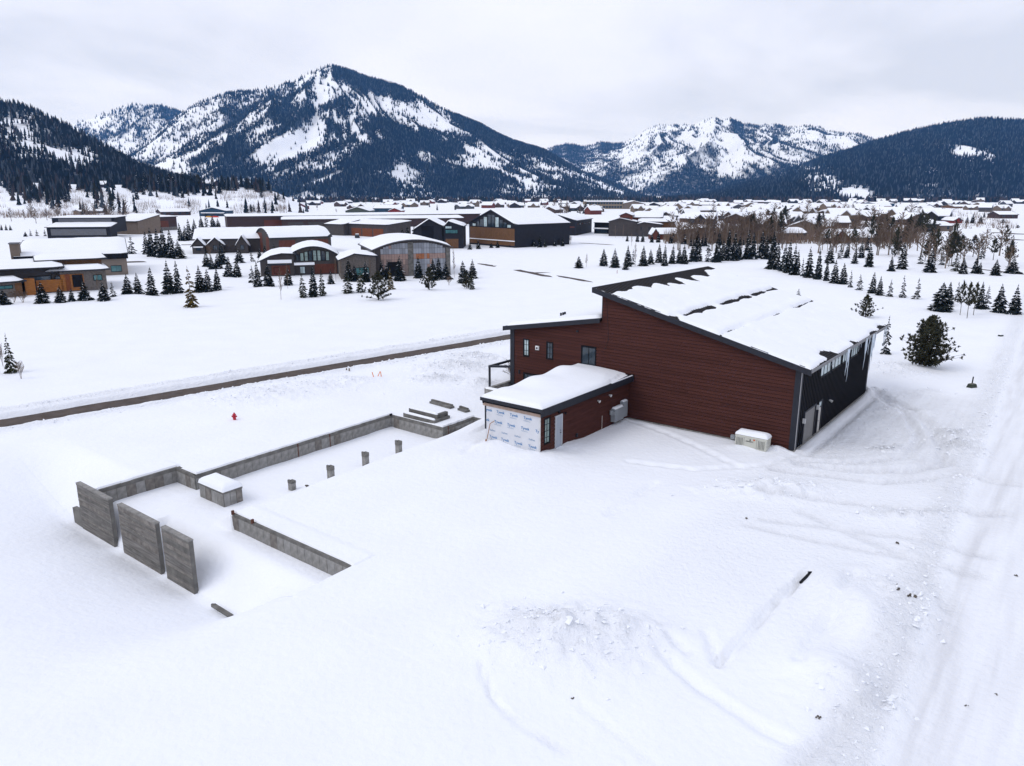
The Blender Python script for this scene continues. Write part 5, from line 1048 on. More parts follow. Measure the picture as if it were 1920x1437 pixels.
for k in range(3):
    V, F, SV, SF, limbs = pine_meshes(330 + k, 1.0, .42, 1, 30, .08); lib_add(('tallpine', k), trunk_mesh(.022, .92, limbs), tri_mesh('crown', V, F, NEED[4]), None)
for k in range(4):
    mb, V, F = bare_meshes(400 + k, .38); lib_add(('bare', k), mb.mesh('trunk', BARK_A), tri_mesh('crown', V, F, TWIG), None)
for k in range(2):
    mb, V, F = bare_meshes(420 + k, .9, 'shrub'); lib_add(('shrub', k), mb.mesh('stems', TWIG), tri_mesh('crown', V, F, TWIG), None)
def tree(name, key, P0, h, w, label, cat, group, rnd):
    tr, cr_, sn = LIB[key]; o = empty(name, (P0[0], P0[1], gh(P0[0], P0[1]) - .05), rnd.uniform(0, 6.28)); tag(o, label, cat, group)
    for nm, me in (('trunk' if key[0] != 'shrub' else 'stems', tr), ('crown', cr_), ('branch_snow', sn)):
        if me is None: continue
        c = bpy.data.objects.new(nm, me); COL.objects.link(c); c.parent = o; c.scale = (w, w, h)
        if nm == 'branch_snow': c['kind'] = 'stuff'
    o.rotation_euler = (rnd.gauss(0, .02), rnd.gauss(0, .02), rnd.uniform(0, 6.28))
    return o
ORD_ = ['', 'first', 'second', 'third', 'fourth', 'fifth', 'sixth', 'seventh', 'eighth', 'ninth', 'tenth', 'eleventh', 'twelfth', 'thirteenth', 'fourteenth', 'fifteenth', 'sixteenth', 'seventeenth', 'eighteenth', 'nineteenth', 'twentieth']
def ordn(n): return ORD_[n] if n <= 20 else ('twenty-' if n < 30 else 'thirty-' if n < 40 else 'forty-') + (ORD_[n % 10] if n % 10 else 'tenth') if n % 10 else {30: 'thirtieth', 40: 'fortieth', 50: 'fiftieth'}.get(n, 'last')
KIND = {'d': ('dark', 'dark spruce'), 'b': ('blue', 'blue-green spruce'), 'g': ('green', 'open green conifer'), 'y': ('olive', 'yellowish conifer'), 't': ('thin', 'thin sparse spruce'), 'p': ('pine', 'bushy pine'), 'P': ('tallpine', 'tall bare-stemmed pine'), 'a': ('bare', 'bare leafless tree'), 's': ('shrub', 'bare leafless shrub')}
def row(spec, where, group):
    """spec: 'px,py,height px,width px,kind' entries; label counts from the left within each kind"""
    items = sorted([tuple(x) for x in spec]); cnt = {}; tot = {}
    for it in items: tot[it[4]] = tot.get(it[4], 0) + 1
    for (px, py, hp, wp, kd) in items:
        rnd = random.Random(int(px * 31 + py * 7)); key, word = KIND[kd]; P0 = up(px, py); n = len([1 for q in LIB if q[0] == key]); cnt[kd] = cnt.get(kd, 0) + 1
        h = zat(P0, py - hp) ; d_ = math.hypot(P0[1], P0[2] - CAM_H); w = wp * d_ / FPX * (1.28 if wp < 30 else 1.0); lab = '%s from the left %s' % (ordn(cnt[kd]) + ' ' + word, where) if tot[kd] > 1 else 'only %s %s' % (word, where)
        nm = {'a': 'bare_tree', 's': 'bare_shrub', 'p': 'pine_tree', 'P': 'pine_tree'}.get(kd, 'spruce_tree'); tree(nm, (key, rnd.randrange(n)), P0, max(h, .6), w, lab, 'shrub' if kd == 's' else 'tree', group, rnd)
row([(8, 571, 32, 26, 'd'), (80, 568, 42, 38, 'd'), (114, 567, 34, 24, 'd'), (135, 565, 26, 15, 'b'), (160, 563, 40, 34, 'd'), (196, 564, 36, 32, 'd'), (212, 558, 30, 16, 't'), (240, 554, 42, 27, 'd'), (260, 553, 44, 23, 'b'), (285, 556, 56, 33, 'd'), (317, 551, 66, 28, 'd'), (335, 550, 64, 21, 'd'), (361, 576, 80, 27, 'y'), (376, 549, 52, 27, 'd'), (391, 549, 44, 24, 'd'), (26, 567, 22, 18, 's'), (43, 567, 20, 20, 's'), (186, 552, 44, 14, 'a')], 'along the orange timber house', 'trees before the timber house')
row([(275, 477, 46, 17, 'd'), (286, 481, 56, 22, 'd'), (298, 482, 56, 22, 'b'), (310, 483, 62, 24, 'd'), (323, 484, 56, 24, 'd'), (336, 485, 36, 26, 'd'), (247, 476, 36, 20, 't'), (340, 452, 36, 14, 'd'), (348, 452, 30, 14, 'd'), (356, 451, 42, 18, 'd'), (366, 449, 40, 18, 'd'), (378, 430, 26, 12, 'd'), (388, 430, 32, 14, 't'), (400, 428, 24, 14, 'd'), (410, 430, 22, 12, 'd'), (70, 443, 14, 7, 't'), (58, 443, 14, 6, 't'), (48, 444, 10, 8, 'd'), (85, 443, 14, 7, 't'), (3, 432, 12, 6, 'd'), (12, 432, 12, 6, 'd'), (20, 432, 11, 6, 'd'), (183, 443, 10, 10, 'd'), (200, 443, 15, 14, 'd'), (395, 484, 24, 12, 's')], 'behind the beige hall', 'trees behind the beige hall')
row([(388, 500, 32, 18, 'd'), (397, 505, 30, 14, 'b'), (418, 496, 46, 22, 'b'), (409, 504, 32, 20, 'd'), (408, 548, 46, 17, 'd'), (429, 519, 40, 23, 'd'), (445, 520, 34, 20, 'd'), (449, 493, 30, 21, 'd'), (473, 491, 24, 11, 't'), (487, 484, 24, 10, 'd'), (497, 478, 20, 8, 'd'), (514, 480, 24, 10, 'd'), (517, 472, 44, 16, 'a'), (473, 530, 34, 18, 't'), (485, 545, 50, 20, 'd'), (504, 538, 44, 25, 'd'), (527, 562, 62, 22, 'a'), (541, 535, 34, 20, 'd'), (552, 470, 18, 8, 'b'), (594, 464, 14, 8, 'b'), (569, 558, 50, 21, 'g'), (588, 557, 62, 21, 'd'), (605, 555, 56, 17, 'g'), (621, 533, 30, 15, 'd'), (630, 528, 44, 14, 'a'), (640, 525, 40, 14, 'a'), (653, 551, 40, 25, 'g'), (655, 527, 44, 22, 'd'), (666, 528, 34, 18, 'd'), (677, 550, 50, 21, 'g'), (686, 529, 42, 20, 'd'), (694, 526, 44, 12, 'a'), (710, 563, 52, 50, 'p'), (716, 522, 34, 18, 'd'), (726, 524, 36, 22, 'd'), (733, 547, 44, 17, 'y'), (750, 527, 50, 25, 'd'), (785, 522, 44, 20, 'd'), (795, 515, 26, 9, 'd'), (812, 526, 42, 25, 'd'), (823, 521, 40, 20, 'd'), (836, 524, 34, 24, 'd'), (805, 546, 42, 34, 'p'), (852, 521, 56, 16, 'a'), (842, 535, 16, 10, 's'), (869, 531, 44, 25, 'd'), (886, 522, 38, 21, 'd'), (875, 541, 34, 20, 'p'), (885, 543, 38, 13, 'g'), (540, 545, 46, 14, 'a')], 'around the wavy-roofed house', 'trees around the wavy-roofed house')
row([(881, 468, 14, 10, 'd'), (897, 467, 18, 11, 'd'), (921, 465, 11, 9, 'd'), (933, 465, 15, 9, 'b'), (957, 464, 17, 9, 'd'), (971, 464, 11, 9, 'd'), (979, 463, 15, 9, 'd'), (1001, 463, 15, 9, 'b'), (1012, 464, 24, 12, 'd'), (1022, 464, 17, 9, 'g'), (1040, 462, 16, 9, 'd'), (1055, 462, 19, 8, 'd'), (1063, 458, 14, 6, 's'), (1070, 458, 16, 6, 's'), (660, 438, 18, 9, 'd'), (640, 436, 22, 14, 'b'), (715, 440, 22, 10, 'b'), (745, 452, 14, 9, 'd'), (755, 458, 32, 16, 'd'), (765, 456, 34, 18, 'd'), (778, 460, 40, 20, 'd'), (785, 462, 32, 16, 'b'), (735, 450, 10, 6, 'd')], 'beside the black hangars', 'small trees beside the black hangars')
row([(1085, 503, 24, 18, 'd'), (1099, 501, 26, 14, 'a'), (1132, 499, 34, 19, 'd'), (1153, 502, 38, 21, 'd'), (1173, 506, 20, 14, 'd'), (1177, 500, 42, 18, 'd'), (1186, 496, 30, 12, 't'), (1191, 499, 44, 14, 'a'), (1206, 499, 40, 19, 'd'), (1220, 496, 30, 15, 'd'), (1235, 493, 38, 16, 'd'), (1246, 499, 42, 15, 'd'), (1260, 495, 38, 15, 'd'), (1273, 494, 34, 14, 'd'), (1282, 495, 38, 19, 'd'), (1299, 491, 46, 20, 'd'), (1308, 490, 50, 18, 'd'), (1328, 491, 46, 15, 't'), (1344, 492, 64, 21, 'd'), (1354, 489, 44, 16, 'd'), (1364, 489, 62, 20, 'd'), (1376, 489, 58, 20, 'd'), (1384, 487, 46, 18, 'd'), (1401, 486, 58, 20, 'd'), (1411, 486, 54, 18, 'b'), (1426, 484, 54, 20, 'd'), (1436, 486, 50, 18, 'd')], 'in the spruce row beyond the hangar roof', 'spruce row beyond the hangar roof')
row([(1176, 453, 16, 7, 'd'), (1195, 454, 18, 8, 'd'), (1205, 454, 19, 9, 'd'), (1222, 455, 20, 9, 'd'), (1234, 455, 22, 10, 'd'), (1257, 457, 20, 9, 'd'), (1262, 456, 22, 9, 'b'), (1282, 458, 30, 18, 'd'), (1296, 462, 34, 14, 'd'), (1308, 464, 34, 16, 'd'), (1320, 462, 30, 16, 'b'), (1338, 456, 36, 14, 'd'), (1352, 460, 30, 12, 'd'), (1366, 462, 36, 14, 'd'), (1154, 446, 24, 9, 'a'), (1168, 447, 26, 9, 'a'), (1184, 462, 26, 9, 'a'), (1390, 460, 34, 14, 'd'), (1450, 470, 40, 14, 'd')], 'in front of the grey and red hangars', 'trees before the grey and red hangars')
row([(1446, 505, 66, 22, 'd'), (1456, 506, 60, 20, 'd'), (1468, 509, 56, 20, 'b'), (1477, 512, 66, 20, 'd'), (1487, 516, 62, 18, 'd'), (1494, 516, 50, 14, 'd'), (1504, 518, 36, 11, 't'), (1516, 521, 62, 21, 'd'), (1533, 524, 64, 17, 'd'), (1549, 527, 44, 13, 'd'), (1555, 494, 40, 20, 'd'), (1564, 531, 46, 22, 'd'), (1580, 533, 42, 22, 'd'), (1594, 539, 34, 11, 't'), (1611, 544, 32, 15, 't'), (1635, 550, 42, 19, 'd'), (1649, 554, 38, 17, 'd'), (1668, 556, 34, 15, 't'), (1692, 558, 44, 15, 't'), (1719, 561, 42, 17, 't'), (1763, 583, 56, 58, 'd'), (1777, 572, 46, 22, 'd'), (1795, 566, 40, 16, 't'), (1800, 591, 62, 18, 'P'), (1813, 597, 66, 22, 'P'), (1825, 591, 60, 20, 'P'), (1837, 579, 54, 20, 'd'), (1849, 579, 46, 18, 't'), (1873, 586, 56, 29, 'd'), (1901, 590, 58, 26, 'd'), (1497, 556, 16, 11, 't')], 'in the long diagonal row right of the hangar', 'diagonal tree row right of the hangar')
row([(1575, 486, 30, 14, 't'), (1587, 484, 30, 13, 'd'), (1602, 495, 32, 14, 'd'), (1614, 484, 34, 15, 'd'), (1629, 501, 50, 18, 'd'), (1625, 470, 30, 12, 'd'), (1671, 509, 32, 14, 'd'), (1690, 505, 54, 23, 'd'), (1685, 470, 30, 16, 'd'), (1726, 495, 28, 14, 't'), (1743, 511, 48, 25, 'd'), (1766, 497, 30, 13, 't'), (1790, 509, 36, 18, 'g'), (1805, 514, 32, 18, 'd'), (1828, 513, 34, 17, 'd'), (1836, 514, 24, 14, 'd'), (1840, 486, 38, 14, 't'), (1866, 517, 32, 20, 'd'), (1898, 513, 32, 28, 'd'), (1824, 482, 40, 24, 'P'), (1862, 488, 40, 22, 'P'), (1890, 500, 42, 24, 'P'), (1784, 480, 46, 30, 'P'), (1800, 486, 44, 26, 'P'), (1765, 410, 22, 22, 'd'), (1823, 419, 20, 9, 'd'), (1838, 419, 16, 10, 'd'), (1813, 419, 14, 8, 'd'), (1845, 408, 12, 5, 'd'), (1855, 408, 12, 5, 'd'), (1866, 408, 14, 8, 'd'), (1880, 419, 8, 10, 'p'), (1888, 427, 6, 5, 'p'), (1908, 428, 6, 6, 'p')], 'in the upper tree belt at the right', 'upper tree belt at the right')
row([(1622, 596, 42, 38, 'p')], 'beside the far corner of the snowy hangar roof', None); row([(1660, 664, 76, 22, 't')], 'right of the hangar icicles', None)
rnd = random.Random(3); P0 = up(1735, 690); tree('pine_tree', ('pine', 3), P0, zat(P0, 597), 4.9, 'large bushy pine alone between the hangar and the snowy road', 'tree', None, rnd)
row([(22, 699, 78, 27, 'g'), (6, 688, 40, 10, 's'), (40, 711, 32, 14, 's')], 'at the left edge above the dark road', 'trees at the left edge')
# dry brush beside the porch
pb = lot(6, 29.5); row([], '', ''); tree('bare_shrub', ('shrub', 0), pb, 1.5, 3.2, 'left tangled brown brush under the porch beam', 'shrub', 'brush by the porch', rnd); pb = lot(7.5, 27.6); tree('bare_shrub', ('shrub', 1), pb, 1.7, 3.0, 'right tangled brown brush against the porch corner', 'shrub', 'brush by the porch', rnd); pb = lot(4.2, 28.4); tree('bare_shrub', ('shrub', 1), pb, 1.4, 3.0, 'middle tangled brown brush between porch post and wall', 'shrub', 'brush by the porch', rnd)
# bare trees of the town: tan haze of twigs
def grove(n, x0, x1, y0, y1, hp, where, keys=('bare',), seed=0, wf=.42):
    r = random.Random(seed)
    for i in range(n):
        px, py = r.uniform(x0, x1), r.uniform(y0, y1); P0 = up(px, py); k = r.choice(keys); n_ = len([1 for q in LIB if q[0] == k]); h = hp * r.uniform(.7, 1.25) * P0[1] / FPX
        word = {'bare': 'bare tan leafless tree', 'pine': 'dark bushy pine', 'tallpine': 'tall bare-stemmed pine', 'dark': 'dark spruce'}[k]; wd = h * (r.uniform(1.3, 1.8) if k == 'bare' else r.uniform(.38, .52) if 'pine' in k else .42)
        tree({'bare': 'bare_tree', 'dark': 'spruce_tree'}.get(k, 'pine_tree'), (k, r.randrange(n_)), P0, h, wd, '%s %s' % (word, where), 'tree', 'trees %s' % where, r)
grove(46, 1255, 1400, 446, 472, 46, 'in the grove behind the spruce row', seed=1); grove(30, 1400, 1470, 440, 470, 46, 'in the grove behind the spruce row', ('bare', 'bare', 'bare', 'bare', 'pine'), 2); grove(26, 1530, 1640, 446, 482, 44, 'around the rust-red gable house', ('bare', 'bare', 'bare', 'tallpine'), 3); grove(24, 1640, 1720, 450, 482, 48, 'by the white field edge', ('bare', 'bare', 'bare', 'pine'), 4); grove(26, 1720, 1900, 470, 505, 50, 'in the right-hand tree belt', ('bare', 'bare', 'bare', 'tallpine'), 5, .3); grove(14, 1380, 1470, 425, 445, 34, 'left of the wide snowy roof', ('pine', 'bare', 'dark'), 6); grove(10, 1500, 1570, 432, 446, 34, 'between the town gables', ('pine', 'bare'), 7); grove(8, 1690, 1760, 436, 452, 38, 'right of the tan gable house', ('pine', 'tallpine'), 8)
grove(50, 1250, 1720, 408, 446, 30, 'between the houses of the right-hand town', ('bare',), 21); grove(22, 560, 1090, 381, 402, 11, 'far off behind the long hangar roof', ('dark', 'dark', 'bare'), 9); grove(16, 1010, 1100, 390, 410, 18, 'left of the cream hotel', ('bare', 'dark', 'bare'), 10); grove(34, 1240, 1900, 380, 400, 8, 'far off below the right-hand mountain', ('dark', 'bare'), 11); grove(16, 0, 260, 408, 420, 26, 'at the foot of the left slope', ('bare',), 12); grove(14, 1560, 1720, 400, 425, 18, 'among the right-hand roofs', ('dark', 'bare', 'pine'), 13)
row([(1091, 396, 15, 9, 'd'), (1067, 398, 12, 8, 'd'), (1097, 401, 22, 12, 'd')], 'at the left end of the cream hotel', 'trees by the hotel'); row([(154, 396, 27, 14, 'd'), (206, 395, 32, 20, 'd'), (222, 391, 20, 8, 'd'), (238, 390, 16, 10, 'd')], 'above the long tan houses', 'trees above the tan houses')

# ------------------------------------------------------------------ mountains
def rbf(PX, PY, pts, s):
    num = np.zeros(PX.shape); den = np.full(PX.shape, 1e-6)
    for x, y, v in pts:
        w = np.exp(-(((PX - x) / s) ** 2 + ((PY - y) / (s * .55)) ** 2)); num += w * v; den += w
    return num / den, den
FOREST_FLOOR = (.020, .025, .030)
def mountain_material(name):
    m = mk(name, (.84, .87, .93), .9, .03, .01, spec=.05); t = m.node_tree; N = t.nodes; L = t.links; b = N['Principled BSDF']; src = b.inputs['Base Color'].links[0].from_socket
    at = N.new('ShaderNodeAttribute'); at.attribute_name = 'forest'; mx = N.new('ShaderNodeMix'); mx.data_type = 'RGBA'; mx.inputs['B'].default_value = (*FOREST_FLOOR, 1)
    tcn = N.new('ShaderNodeTexCoord'); n = N.new('ShaderNodeTexNoise'); n.inputs['Scale'].default_value = .045; n.inputs['Detail'].default_value = 7; n.inputs['Roughness'].default_value = .7; L.new(tcn.outputs['Object'], n.inputs['Vector'])
    ad = N.new('ShaderNodeMath'); ad.operation = 'ADD'; L.new(at.outputs['Fac'], ad.inputs[0]); L.new(n.outputs['Fac'], ad.inputs[1])
    mr = N.new('ShaderNodeMapRange'); mr.inputs['From Min'].default_value = 1.05; mr.inputs['From Max'].default_value = 1.5; L.new(ad.outputs[0], mr.inputs['Value'])
    L.new(src, mx.inputs['A']); L.new(mr.outputs[0], mx.inputs['Factor']); L.new(mx.outputs['Result'], b.inputs['Base Color']); return m
TREE_FAR = mk('far_conifers', (.014, .019, .021), .95, .3, .02, spec=.03); TREE_DUST = mk('snow_dusted_conifers', (.060, .072, .085), .95, .3, .02, spec=.03); TREE_BROWN = mk('far_bare_wood', (.052, .043, .042), .95, .3, .03, spec=.03)
def cones(V0, H_, W_, name, mats, idx=None, sides=4, tiers=1):
    """many small conifers as one mesh"""
    n = len(V0); r = np.random.RandomState(n); VV = []; FF = []; off = 0
    for t in range(tiers):
        a0 = r.rand(n) * 6.28; P = np.zeros((n, sides + 1, 3)); P[:, 0] = V0; f1 = 1 - .24 * (tiers - 1 - t); f0 = .08 + t / tiers * .75; P[:, 0, 2] += H_ * f1
        for k in range(sides):
            a = a0 + 6.2832 * k / sides; w = W_ * (1 - t / tiers * .8) * r.uniform(.7, 1.2, n); P[:, k + 1, 0] = V0[:, 0] + np.cos(a) * w; P[:, k + 1, 1] = V0[:, 1] + np.sin(a) * w; P[:, k + 1, 2] = V0[:, 2] + H_ * (f0 + .06 * r.uniform(-1, 1, n))
        b = np.arange(n)[:, None] * (sides + 1) + off; off += n * (sides + 1); VV.append(P.reshape(-1, 3)); FF.append(np.stack([np.concatenate([b, b + 1 + k, b + 1 + (k + 1) % sides], 1) for k in range(sides)], 1).reshape(-1, 3))
    return np_mesh(name, np.concatenate(VV), np.concatenate(FF), mats, np.tile(np.repeat(idx, sides), tiers) if idx is not None else None)
def mountain(name, label, sky_pts, Dc, Db, ctrl, rs, spur, amp, seed, ntree, th, dflt=.5, asp=.5, nA=300, nR=130, expo=1.15, tree_lbl='', az_pad=60, hbase=-6.0, brown=0.0, tsc=1.0, rel=.45, cx=620., tiers=1, gul=0.0, dust=.22, bands=()):
    xs = [p[0] for p in sky_pts]; ys = [p[1] for p in sky_pts]
    pxs = np.linspace(xs[0] - 0, xs[-1] + 0, nA); el = np.interp(pxs, xs, [tan_el(y) for y in ys])
    T = np.concatenate([np.linspace(0, 1, nR), 1 + np.linspace(.03, .55, 22)]); PX, TT = np.meshgrid(pxs, T, indexing='ij'); EL = np.repeat(el[:, None], len(T), 1)
    dcv = Dc * (1 + .05 * np.sin(PX / 170. + seed)); dbv = Db * (1 + .05 * np.sin(PX / 110. + seed * 2)); D = dbv + (dcv - dbv) * TT
    U = (PX - 960) / FPX; Y = D; X = U * Y * (C_ - EL * S_)
    Hc = CAM_H + EL * Y * 0 + EL * dcv                                          # crest height
    q = np.where(TT <= 1, np.clip(TT, 0, 1) ** expo, 1 - (TT - 1) * 1.1)
    wx = fbm(X / 600, Y / 600, seed, 3) * 1.4; s = X / spur + wx + rel * TT * 2.4 * np.tanh((PX - cx) / 130.)
    rg = 1 - np.abs(2 * vnoise(s, TT * 1.1 + seed, seed + 3) - 1); rg2 = 1 - np.abs(2 * vnoise(s * 2.3 + 4, TT * 2.2, seed + 4) - 1); rg3 = 1 - np.abs(2 * vnoise(s * 5.1 + 2 * wx, TT * 5, seed + 6) - 1); rg4 = 1 - np.abs(2 * vnoise(s * 11 + 3 * wx, TT * 11, seed + 7) - 1)
    env = np.sin(np.pi * np.clip(TT, 0, 1)) ** .8
    Z = hbase + (Hc - hbase) * q + (Hc * amp) * env * ((rg - .55) + .5 * (rg2 - .5) + .24 * (rg3 - .5) + .10 * (rg4 - .5)) 
    Z = Z + Hc * .012 * (fbm(X / 60, Y / 60, seed + 9, 3)) * np.clip(TT * 3, 0, 1)
    lim = CAM_H + EL * Y * .995; Z = np.where(TT < .97, np.minimum(Z, lim), Z)
    gx = np.gradient(Z, axis=0) / (np.gradient(X, axis=0) + 1e-6)                  # + : faces left
    IX, IY = px_of(X, Y, Z); base, den = rbf(IX, IY, ctrl, rs); base = (base * den + dflt * .05) / (den + .05)
    gn = gx / (np.std(gx[:, 5:nR - 3]) + 1e-6); mid = sst(base, 1.0, .8); dens = base - asp * np.tanh(gn * .9) * (.25 + .75 * mid) + (.3 + .5 * mid) * fbm(X / 110, Y / 110, seed + 12, 4) + (.2 + .35 * mid) * fbm(X / 32, Y / 32, seed + 15, 2); dens = dens + .55 * gul * (sst(rg, .34, .10) + .6 * sst(rg2, .30, .08) + .45 * sst(rg3, .28, .08)) * np.clip(TT * 4, 0, 1)
    for pts_, w_, dl in bands:
        q_, _s = seg_dist(IX, IY, pts_); dens = dens + dl * np.exp(-(q_ / w_) ** 2) * (.75 + 1.0 * fbm(X / 90, Y / 90, seed + 30, 3))
    dens = np.clip(dens, 0, 1)
    na, nt_ = X.shape; ii = np.arange(na * nt_).reshape(na, nt_); F = np.stack([ii[:-1, :-1], ii[1:, :-1], ii[1:, 1:], ii[:-1, 1:]], -1).reshape(-1, 4)
    V = np.stack([X.ravel(), Y.ravel(), Z.ravel()], 1); me = np_mesh(name, V, F, MOUNT, smooth=True); at = me.attributes.new('forest', 'FLOAT', 'POINT'); at.data.foreach_set('value', dens.ravel().astype(np.float32)); tag(link(name, me), kind='structure')
    # trees, one mass
    r = np.random.RandomState(seed); vis = TT[:-1, :-1] < 1.03; wgt = (dens[:-1, :-1] ** 2.6 + .006) * vis * (D[:-1, :-1]); wgt = wgt.ravel() / wgt.sum(); c = r.choice(len(wgt), ntree, p=wgt)
    i = c // (nt_ - 1); j = c % (nt_ - 1); fa = r.rand(ntree); fb = r.rand(ntree)
    B_ = lambda G: G[i, j] * (1 - fa) * (1 - fb) + G[i + 1, j] * fa * (1 - fb) + G[i, j + 1] * (1 - fa) * fb + G[i + 1, j + 1] * fa * fb
    P = np.stack([B_(X), B_(Y), B_(Z) - .5], 1); hh = th * r.uniform(.55, 1.25, ntree) * tsc; ww = hh * r.uniform(.16, .24, ntree); br = (r.rand(ntree) < brown).astype(int); br = np.where((br == 0) & (r.rand(ntree) < dust), 2, br)
    o = link('conifer_forest', cones(P, hh, ww, 'conifer_forest', [TREE_FAR, TREE_BROWN, TREE_DUST], br, 4 if tiers == 1 else 5, tiers)); tag(o, tree_lbl, 'forest', kind='stuff')
    return X, Y, Z
MOUNT = mountain_material('mountain_snow')
mountain('far_mountain_range', '', [(960, 330), (1005, 290), (1035, 276), (1062, 270), (1095, 275), (1125, 268), (1165, 270), (1195, 255), (1212, 243), (1235, 235), (1275, 236), (1300, 236), (1318, 226), (1338, 222), (1352, 227), (1370, 221), (1392, 232), (1425, 236), (1450, 233), (1480, 240), (1510, 236), (1535, 238), (1550, 246), (1580, 250), (1605, 250), (1640, 262), (1670, 262), (1720, 275), (1800, 290), (1930, 300)], 6300, 3900,
         [(1050, 290, .55), (1100, 310, .5), (1150, 290, .6), (1200, 262, .45), (1250, 250, .45), (1340, 235, .25), (1370, 250, .25), (1300, 260, .35), (1240, 310, .3), (1350, 310, .3), (1280, 290, .7), (1420, 270, .45), (1470, 255, .6), (1540, 250, .25), (1600, 262, .35), (1200, 330, .85), (1300, 345, 1.0), (1400, 340, 1.0), (1150, 340, .8), (1450, 300, .9), (1530, 290, .9), (1100, 345, .9), (1250, 360, 1), (1350, 365, 1)], 45, 620, .26, 21, 30000, 17, .6, .38, tree_lbl='far conifers speckling the distant blue mountain range', expo=1.0, rel=.7, cx=1355., gul=.7)
mountain('far_left_mountain', '', [(90, 262), (140, 232), (175, 222), (205, 210), (232, 200), (250, 196), (275, 199), (300, 198), (330, 208), (360, 215), (420, 240), (500, 280)], 5600, 4300, [(190, 229, .05), (160, 232, .7), (210, 215, .8), (250, 205, .55), (300, 210, .6), (200, 250, .95), (240, 240, .85), (280, 240, .5), (230, 270, .6), (300, 250, .45), (330, 230, .5)], 28, 700, .10, 33, 9000, 22, .6, .3, nA=160, nR=70, tree_lbl='dark conifers on the small blue mountain behind the left slope')
mountain('main_mountain', '', [(180, 330), (240, 285), (300, 243), (345, 208), (375, 192), (415, 177), (470, 171), (522, 163), (545, 155), (575, 140), (600, 130), (622, 125), (645, 130), (690, 146), (730, 157), (757, 166), (790, 183), (830, 206), (868, 222), (900, 235), (930, 252), (960, 266), (990, 275), (1020, 283), (1055, 302), (1090, 322), (1130, 338), (1165, 352), (1200, 368), (1230, 379)], 4100, 2350,
         [(350, 225, .42), (420, 195, .40), (500, 185, .36), (300, 280, .36), (400, 270, .34), (480, 240, .36), (560, 195, .38), (605, 145, .3), (640, 135, .9), (690, 160, .97), (735, 172, .8), (650, 165, .2), (700, 195, .12), (760, 215, .08), (820, 232, .12), (860, 246, .3), (590, 185, .25), (540, 215, .8), (640, 200, .65), (600, 225, .3), (480, 300, .10), (520, 285, .08), (560, 265, .10), (590, 290, .2), (640, 240, .3), (675, 255, .28), (720, 245, 1), (750, 265, 1), (800, 262, 1), (850, 275, 1), (900, 262, .97), (880, 238, .95), (940, 268, .8), (990, 300, .9), (895, 288, .08), (930, 302, .12), (700, 300, 1), (650, 320, 1), (600, 335, 1), (550, 345, 1), (800, 320, 1), (850, 345, 1), (700, 355, 1), (900, 345, 1), (775, 327, .1), (1000, 345, .25), (1040, 330, .4), (1100, 338, .3), (1150, 356, .25), (1060, 352, .6), (960, 325, .85), (370, 300, .6), (420, 310, .85), (440, 285, .95), (460, 318, .8), (610, 300, .5), (330, 315, .4), (630, 350, 1), (500, 350, .9), (985, 318, .1)], 24, 480, .24, 44, 60000, 16, .5, .30, nA=420, nR=170, tree_lbl='conifers covering the big pointed snowy mountain', expo=1.1, rel=.9, gul=.5, bands=[([(662, 150), (687, 186)], 9, .8), ([(645, 189), (575, 214), (530, 246), (470, 285), (430, 318)], 7, .8), ([(590, 149), (545, 185), (500, 219), (425, 279), (350, 316)], 6, .7), ([(520, 175), (450, 225), (380, 270), (320, 300)], 4, .45), ([(600, 219), (650, 259), (700, 289)], 7, .6), ([(450, 284), (415, 326)], 12, .7), ([(525, 316), (575, 296), (650, 271), (712, 226)], 7, .7), ([(450, 292), (500, 282), (560, 262), (590, 245)], 14, -.6), ([(690, 180), (750, 205), (830, 236)], 12, -.6), ([(868, 278), (925, 314), (985, 345)], 4, -1.2), ([(1040, 318), (1100, 335), (1165, 365)], 5, -.6), ([(600, 150), (630, 175), (590, 200)], 10, -.35), ([(640, 128), (700, 150), (757, 172)], 8, .8), ([(840, 214), (900, 240), (960, 270)], 7, .6), ([(555, 355), (600, 340), (640, 325)], 3, -1.0)])
mountain('right_forest_mountain', '', [(1240, 378), (1320, 368), (1400, 345), (1470, 322), (1540, 298), (1600, 280), (1650, 263), (1700, 249), (1715, 246), (1760, 236), (1800, 229), (1835, 224), (1880, 225), (1925, 230), (2000, 240), (2100, 250)], 3600, 1950, [(1798, 280, .30), (1812, 290, .35), (1845, 290, .5), (1770, 290, 1), (1830, 275, 1), (1810, 305, 1), (1870, 290, 1), (1785, 270, 1), (1540, 342, .45), (1605, 368, .3), (1615, 378, .2), (1500, 315, .75), (1450, 320, .6), (1700, 320, 1), (1600, 330, 1), (1800, 340, 1), (1900, 300, 1), (1700, 270, 1), (1880, 250, 1), (1750, 370, .8), (1850, 370, .85), (1650, 350, 1), (1400, 355, .95), (1720, 318, .85)], 20, 620, .10, 55, 42000, 17, .97, .12, nA=320, nR=110, tree_lbl='dense dark conifers on the right-hand mountain', expo=1.05)
